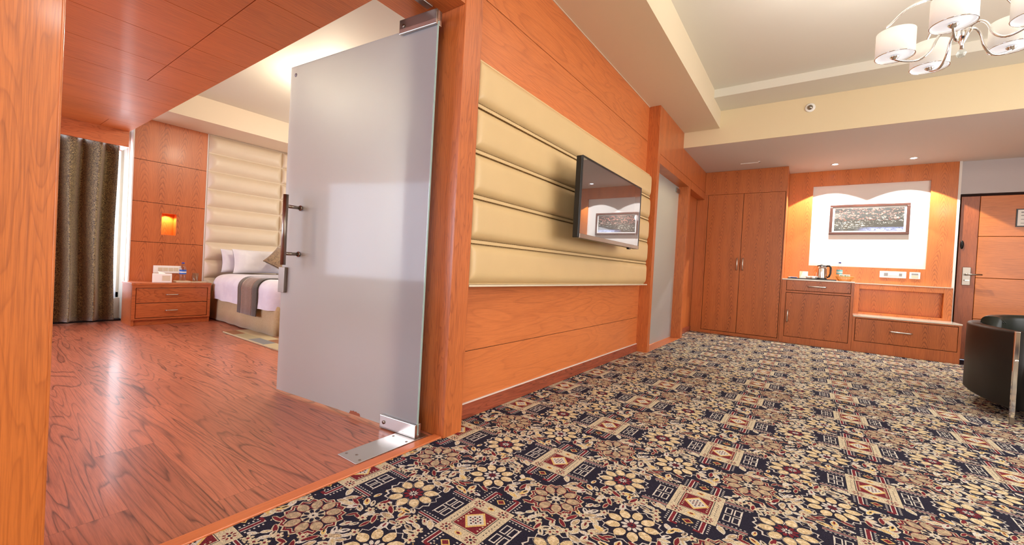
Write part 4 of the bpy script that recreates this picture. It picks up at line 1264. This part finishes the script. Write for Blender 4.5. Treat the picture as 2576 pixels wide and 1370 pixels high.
# curtain
def curtain(x, y0, y1, z0, z1, folds, amp):
    def fn(u, v):
        y = y0 + (y1 - y0) * u; ph = u * folds * 2 * PI + .8 * math.sin(u * 7)
        a = amp * (.55 + .45 * v if False else (1.0 - .25 * v))
        xx = x + a * math.sin(ph) + .012 * math.sin(ph * 2.3 + v * 2)
        return (xx, y + .018 * math.cos(ph) * (1 - v) + .01 * math.sin(v * 5 + u * 9), z0 + (z1 - z0) * v + .008 * math.sin(ph) * (1 - v))
    return MB().grid(fn, 260, 26)
o = curtain(-6.255, -.5, 1.135, .03, 1.97, 8.0, .095).build('curtain', M['curtain'], solid=.003)
tag(o, 'dark brown damask curtain hanging in folds at the bedroom window', 'curtain')
o = MB().grid(lambda u, v: (-6.42 + .01 * math.sin(u * 60), .2 + 1.0 * u, .25 + 1.9 * v), 90, 6).build('sheer_curtain', M['sheer'], solid=.002)
o2 = G('sheer_fabric'); tr = o2.node('ShaderNodeBsdfTranslucent'); tr.inputs[0].default_value = (.95, .96, 1, 1)
tp = o2.node('ShaderNodeBsdfTransparent'); mx = o2.node('ShaderNodeMixShader'); mx.inputs[0].default_value = .45
o2.link(tr.outputs[0], mx.inputs[1]); o2.link(tp.outputs[0], mx.inputs[2]); o2.link(mx.outputs[0], o2.n['Material Output'].inputs[0])
o.data.materials[0] = o2.m
tag(o, 'white sheer curtain in the bright gap behind the damask curtain', 'curtain')
struct(bx(-6.45, -6.36, -2.3, 1.243, 0, .02).build('baseboard_window', M['dark_rail']))

# ------------------------------------------------------------------ armchair
def armchair():
    t = thing('tub_armchair', 'black leather tub armchair with chrome front strips near the entrance door', 'armchair', (1.5, 4.7, 0))
    ML = M['black_leather']
    # half outline of the outer shell (left side), mirrored about x = XM
    XM = 1.56
    half = [(1.115, 4.12), (1.062, 4.30), (1.035, 4.50), (1.03, 4.68), (1.05, 4.86), (1.105, 5.02), (1.20, 5.16), (1.33, 5.25), (1.45, 5.285)]
    out = half + [(XM, 5.295)] + [(2 * XM - a, b) for a, b in reversed(half)]
    # smooth path
    def cat(P, n=6):
        res = []
        for i in range(len(P) - 1):
            p0 = Vector(P[max(i - 1, 0)]); p1 = Vector(P[i]); p2 = Vector(P[i + 1]); p3 = Vector(P[min(i + 2, len(P) - 1)])
            for k in range(n):
                s_ = k / n
                res.append(.5 * ((2 * p1) + (-p0 + p2) * s_ + (2 * p0 - 5 * p1 + 4 * p2 - p3) * s_ ** 2 + (-p0 + 3 * p1 - 3 * p2 + p3) * s_ ** 3))
        res.append(Vector(P[-1])); return res
    def shell(path, thick, z0f, z1f, rr=.018):
        b = MB(); n = len(path); vs = []; fs = []
        prof = []
        for i, q in enumerate(path):
            a = path[max(i - 1, 0)]; c = path[min(i + 1, n - 1)]; d = (c - a).normalized(); nn = Vector((d.y, -d.x))  # towards the inside
            z0, z1 = z0f(i / (n - 1)), z1f(i / (n - 1))
            ring = []
            m = 5
            ring.append((0, z0 + rr)); ring.append((0, z1 - rr))
            for k in range(1, m): ring.append((rr - rr * math.cos(PI / 2 * k / m), z1 - rr + rr * math.sin(PI / 2 * k / m)))
            ring.append((rr, z1)); ring.append((thick - rr, z1))
            for k in range(1, m): ring.append((thick - rr + rr * math.sin(PI / 2 * k / m), z1 - rr + rr * math.cos(PI / 2 * k / m)))
            ring.append((thick, z1 - rr)); ring.append((thick, z0 + rr)); ring.append((thick - rr, z0)); ring.append((rr, z0))
            for (o_, z) in ring: vs.append((q.x + nn.x * o_, q.y + nn.y * o_, z))
            M_ = len(ring)
        for i in range(n - 1):
            for j in range(M_):
                fs.append((i * M_ + j, (i + 1) * M_ + j, (i + 1) * M_ + (j + 1) % M_, i * M_ + (j + 1) % M_))
        fs.append(tuple(range(M_))); fs.append(tuple(reversed(range((n - 1) * M_, n * M_))))
        return b.add(vs, fs, 0, True)
    L = cat(half[:7]); 
    L = [v for v in L]
    sh = shell(L, .085, lambda u: .095, lambda u: .607 + .018 * u)
    under(t, sh.build('arm', ML))
    Rp = [Vector((2 * XM - v.x, v.y)) for v in reversed(L)]
    under(t, shell(Rp, .085, lambda u: .095, lambda u: .607 + .018 * (1 - u)).build('arm', ML))
    inner = cat([(1.135, 4.90), (1.19, 5.04), (1.29, 5.145), (1.42, 5.20), (XM, 5.215), (2 * XM - 1.42, 5.20), (2 * XM - 1.29, 5.145), (2 * XM - 1.19, 5.04), (2 * XM - 1.135, 4.90)])
    M['grey_leather'] = leather('soft_black_leather', (34, 36, 30), .36, 420, .3)
    bo = under(t, shell(inner, .11, lambda u: .25, lambda u: .668 + .02 * math.sin(PI * u), .04).build('backrest', M['grey_leather']))
    # pleats at the back corner
    pb = MB()
    for k in range(5):
        pb.tube([(1.165 + .014 * k, 4.93 + .016 * k, .662), (1.20 + .014 * k, 4.925 + .01 * k, .655), (1.235 + .01 * k, 4.92, .62)], .004, 6)
    p_ = under(t, pb.build('pleats', M['grey_leather'])); p_.parent = bo; p_.matrix_parent_inverse = Matrix.Identity(4)
    under(t, MB().box(1.21, 2 * XM - 1.21, 4.17, 5.08, .10, .30).build('seat_base', ML, bevel=.02, seg=3))
    under(t, MB().box(1.215, 2 * XM - 1.215, 4.14, 5.02, .305, .44).build('seat_cushion', ML, bevel=.045, seg=4))
    for sx in (-1, 1):
        x = 1.106 if sx < 0 else 2 * XM - 1.106
        x0, x1 = (x, x + .022) if sx < 0 else (x - .022, x)
        st = MB().box(x0, x1, 4.095, 4.118, .05, .610)
        for z in (.42,): st.lathe([(.010, 0), (.010, .006)], 12, mat=Matrix.Translation(((x0 + x1) / 2, 4.095, z)) @ Matrix.Rotation(PI / 2, 4, 'X'))
        under(t, st.build('chrome_strip', M['chrome'], bevel=.003))
        under(t, MB().box((x0 + x1) / 2 - .01, (x0 + x1) / 2 + .01, 4.097, 4.115, .0030, .05).build('leg', M['dsteel']))
        under(t, MB().cyl((1.2 if sx < 0 else 2 * XM - 1.2, 5.0, .0030), (1.2 if sx < 0 else 2 * XM - 1.2, 5.0, .10), .014).build('leg', M['dsteel']))
armchair()

# ------------------------------------------------------------------ chandelier
def chandelier():
    cx, cy, zb = .545, 2.89, 2.05
    t = thing('chandelier', 'chrome five-arm chandelier with white drum shades hanging from the tray ceiling', 'chandelier', (cx, cy, ZT))
    b = MB()
    b.lathe([(.065, -.0), (.065, -.02), (.02, -.035), (.008, -.04)], 28)
    b.lathe([(.008, -.03), (.008, zb + .20 - ZT)], 14)
    b.build('stem', M['chrome'], t)
    zc_ = zb - ZT
    MB().lathe([(.012, zc_ + .22), (.026, zc_ + .20), (.03, zc_ + .16), (.016, zc_ + .12), (.024, zc_ + .09), (.034, zc_ + .06), (.02, zc_ + .03), (.007, zc_ + .0), (.007, zc_ - .02)], 24).build('hub', M['chrome'], t)
    MB().lathe([(.002, zc_ - .062), (.013, zc_ - .057), (.020, zc_ - .042), (.013, zc_ - .027), (.002, zc_ - .022)], 14, smooth=False).build('crystal_ball', M['clear'], t)
    for k in range(5):
        a = R(180 - 72 * k)
        ca, sa = math.cos(a), math.sin(a); rad = .243
        def P(r, z): return (r * ca, r * sa, zc_ + z)
        pts = []
        ctrl = [(.02, .07), (.055, .085), (.085, .06), (.11, .0), (.15, -.035), (.20, -.03), (rad, -.008), (rad, .012)]
        cv = []
        for i in range(len(ctrl) - 1):
            p0 = Vector(ctrl[max(i - 1, 0)]); p1 = Vector(ctrl[i]); p2 = Vector(ctrl[i + 1]); p3 = Vector(ctrl[min(i + 2, len(ctrl) - 1)])
            for s_ in (0, .25, .5, .75):
                cv.append(.5 * ((2 * p1) + (-p0 + p2) * s_ + (2 * p0 - 5 * p1 + 4 * p2 - p3) * s_ ** 2 + (-p0 + 3 * p1 - 3 * p2 + p3) * s_ ** 3))
        cv.append(Vector(ctrl[-1]))
        ar = MB().tube([P(q.x, q.y) for q in cv], .0058, 10)
        ar.lathe([(.006, -.012), (.020, .0), (.020, .006)], 16, mat=Matrix.Translation(P(rad, 0)))
        ao = ar.build('arm', M['chrome'], t)
        # upper scroll
        up = [(.02, .17), (.07, .235), (.14, .26), (.21, .235), (.27, .175), (.285, .165)]
        uv = []
        for i in range(len(up) - 1):
            p0 = Vector(up[max(i - 1, 0)]); p1 = Vector(up[i]); p2 = Vector(up[i + 1]); p3 = Vector(up[min(i + 2, len(up) - 1)])
            for s_ in (0, .25, .5, .75):
                uv.append(.5 * ((2 * p1) + (-p0 + p2) * s_ + (2 * p0 - 5 * p1 + 4 * p2 - p3) * s_ ** 2 + (-p0 + 3 * p1 - 3 * p2 + p3) * s_ ** 3))
        uv.append(Vector(up[-1]))
        MB().tube([P(q.x, q.y) for q in uv], [.004 + .002 * math.sin(PI * i_ / (len(uv) - 1)) for i_ in range(len(uv))], 8).build('scroll', M['chrome'], ao)
        so = MB().lathe([(.0775, 0.004), (.0775, .128)], 40, mat=Matrix.Translation(P(rad, 0)), cap=False).build('lamp_shade', M['shade'], t, solid=.003)
        MB().lathe([(.004, .0), (.074, .0), (.074, .003), (.004, .003)], 40, mat=Matrix.Translation(P(rad, .010))).build('diffuser', M['diffuser'], so)
        rg = MB()
        rg.tube([(P(rad, .004)[0] + .0785 * math.cos(2 * PI * q / 48), P(rad, .004)[1] + .0785 * math.sin(2 * PI * q / 48), zc_ + .004) for q in range(48)], .0024, 6, closed=True)
        rg.build('rim', M['chrome'], so)
        pp = P(rad, .075)
        point('chandelier_bulb', (cx + pp[0], cy + pp[1], ZT + pp[2]), 24.0, (1, .97, .95), .03)
chandelier()

# ------------------------------------------------------------------ ceiling fittings
for (x, y, lab) in ((.209, 7.12, 'recessed ceiling downlight on the left above the white niche'), (.987, 7.12, 'recessed ceiling downlight on the right above the white niche')):
    t = thing('downlight', lab, 'downlight', (x, y, ZS), group='downlights above the niche')
    MB().lathe([(.030, -.001), (.046, -.004), (.048, -.001)], 28, cap=False).build('rim', M['white_plastic'], t, solid=.001)
    MB().lathe([(.002, -.001), (.031, -.001)], 24, cap=False).build('lens', M['led'], t)
    spot('downlight_beam', (x, y, ZS - .012), 150, (1, .96, .9), 106, .06, .008)
t = thing('sprinkler_rose', 'small round sprinkler rose on the beige beam face', 'sprinkler', (-.087, YB, 2.772))
ry = Matrix.Rotation(PI / 2, 4, 'X')
MB().lathe([(.048, 0), (.048, .006), (.038, .010)], 28, mat=ry).build('rose', M['white_plastic'], t)
MB().lathe([(.026, .0101), (.026, .016), (.012, .030)], 20, mat=ry).build('head', M['dsteel'], t)
t = thing('ceiling_hatch', 'thin white hatch frame in the ceiling above the wardrobe', 'hatch', (-.75, 6.62, ZS))
MB().box(-.12, .12, -.012, .012, -.006, 0).box(.10, .12, -.06, .012, -.006, 0).build('frame', M['white_plastic'], t)
# round ceiling lamps added out of view to fill the living room with light
for (x, y, lab) in ((.3, -1.2, 'added round white fill lamp on the ceiling behind the camera'), (2.6, .6, 'added round white fill lamp on the ceiling right of the camera')):
    t = thing('fill_ceiling_lamp', lab, 'ceiling lamp', (x, y, ZT), group='added living room fill lamps')
    MB().lathe([(.17, 0), (.17, -.02)], 40).build('base', M['white_plastic'], t)
    MB().lathe([(.165, -.021), (.155, -.055), (.10, -.075), (.01, -.08)], 40).build('lamp_bowl', M['diffuser'], t)
    point('fill_ceiling_bulb', (x, y, ZT - .14), 58, (1, .96, .9), .12)
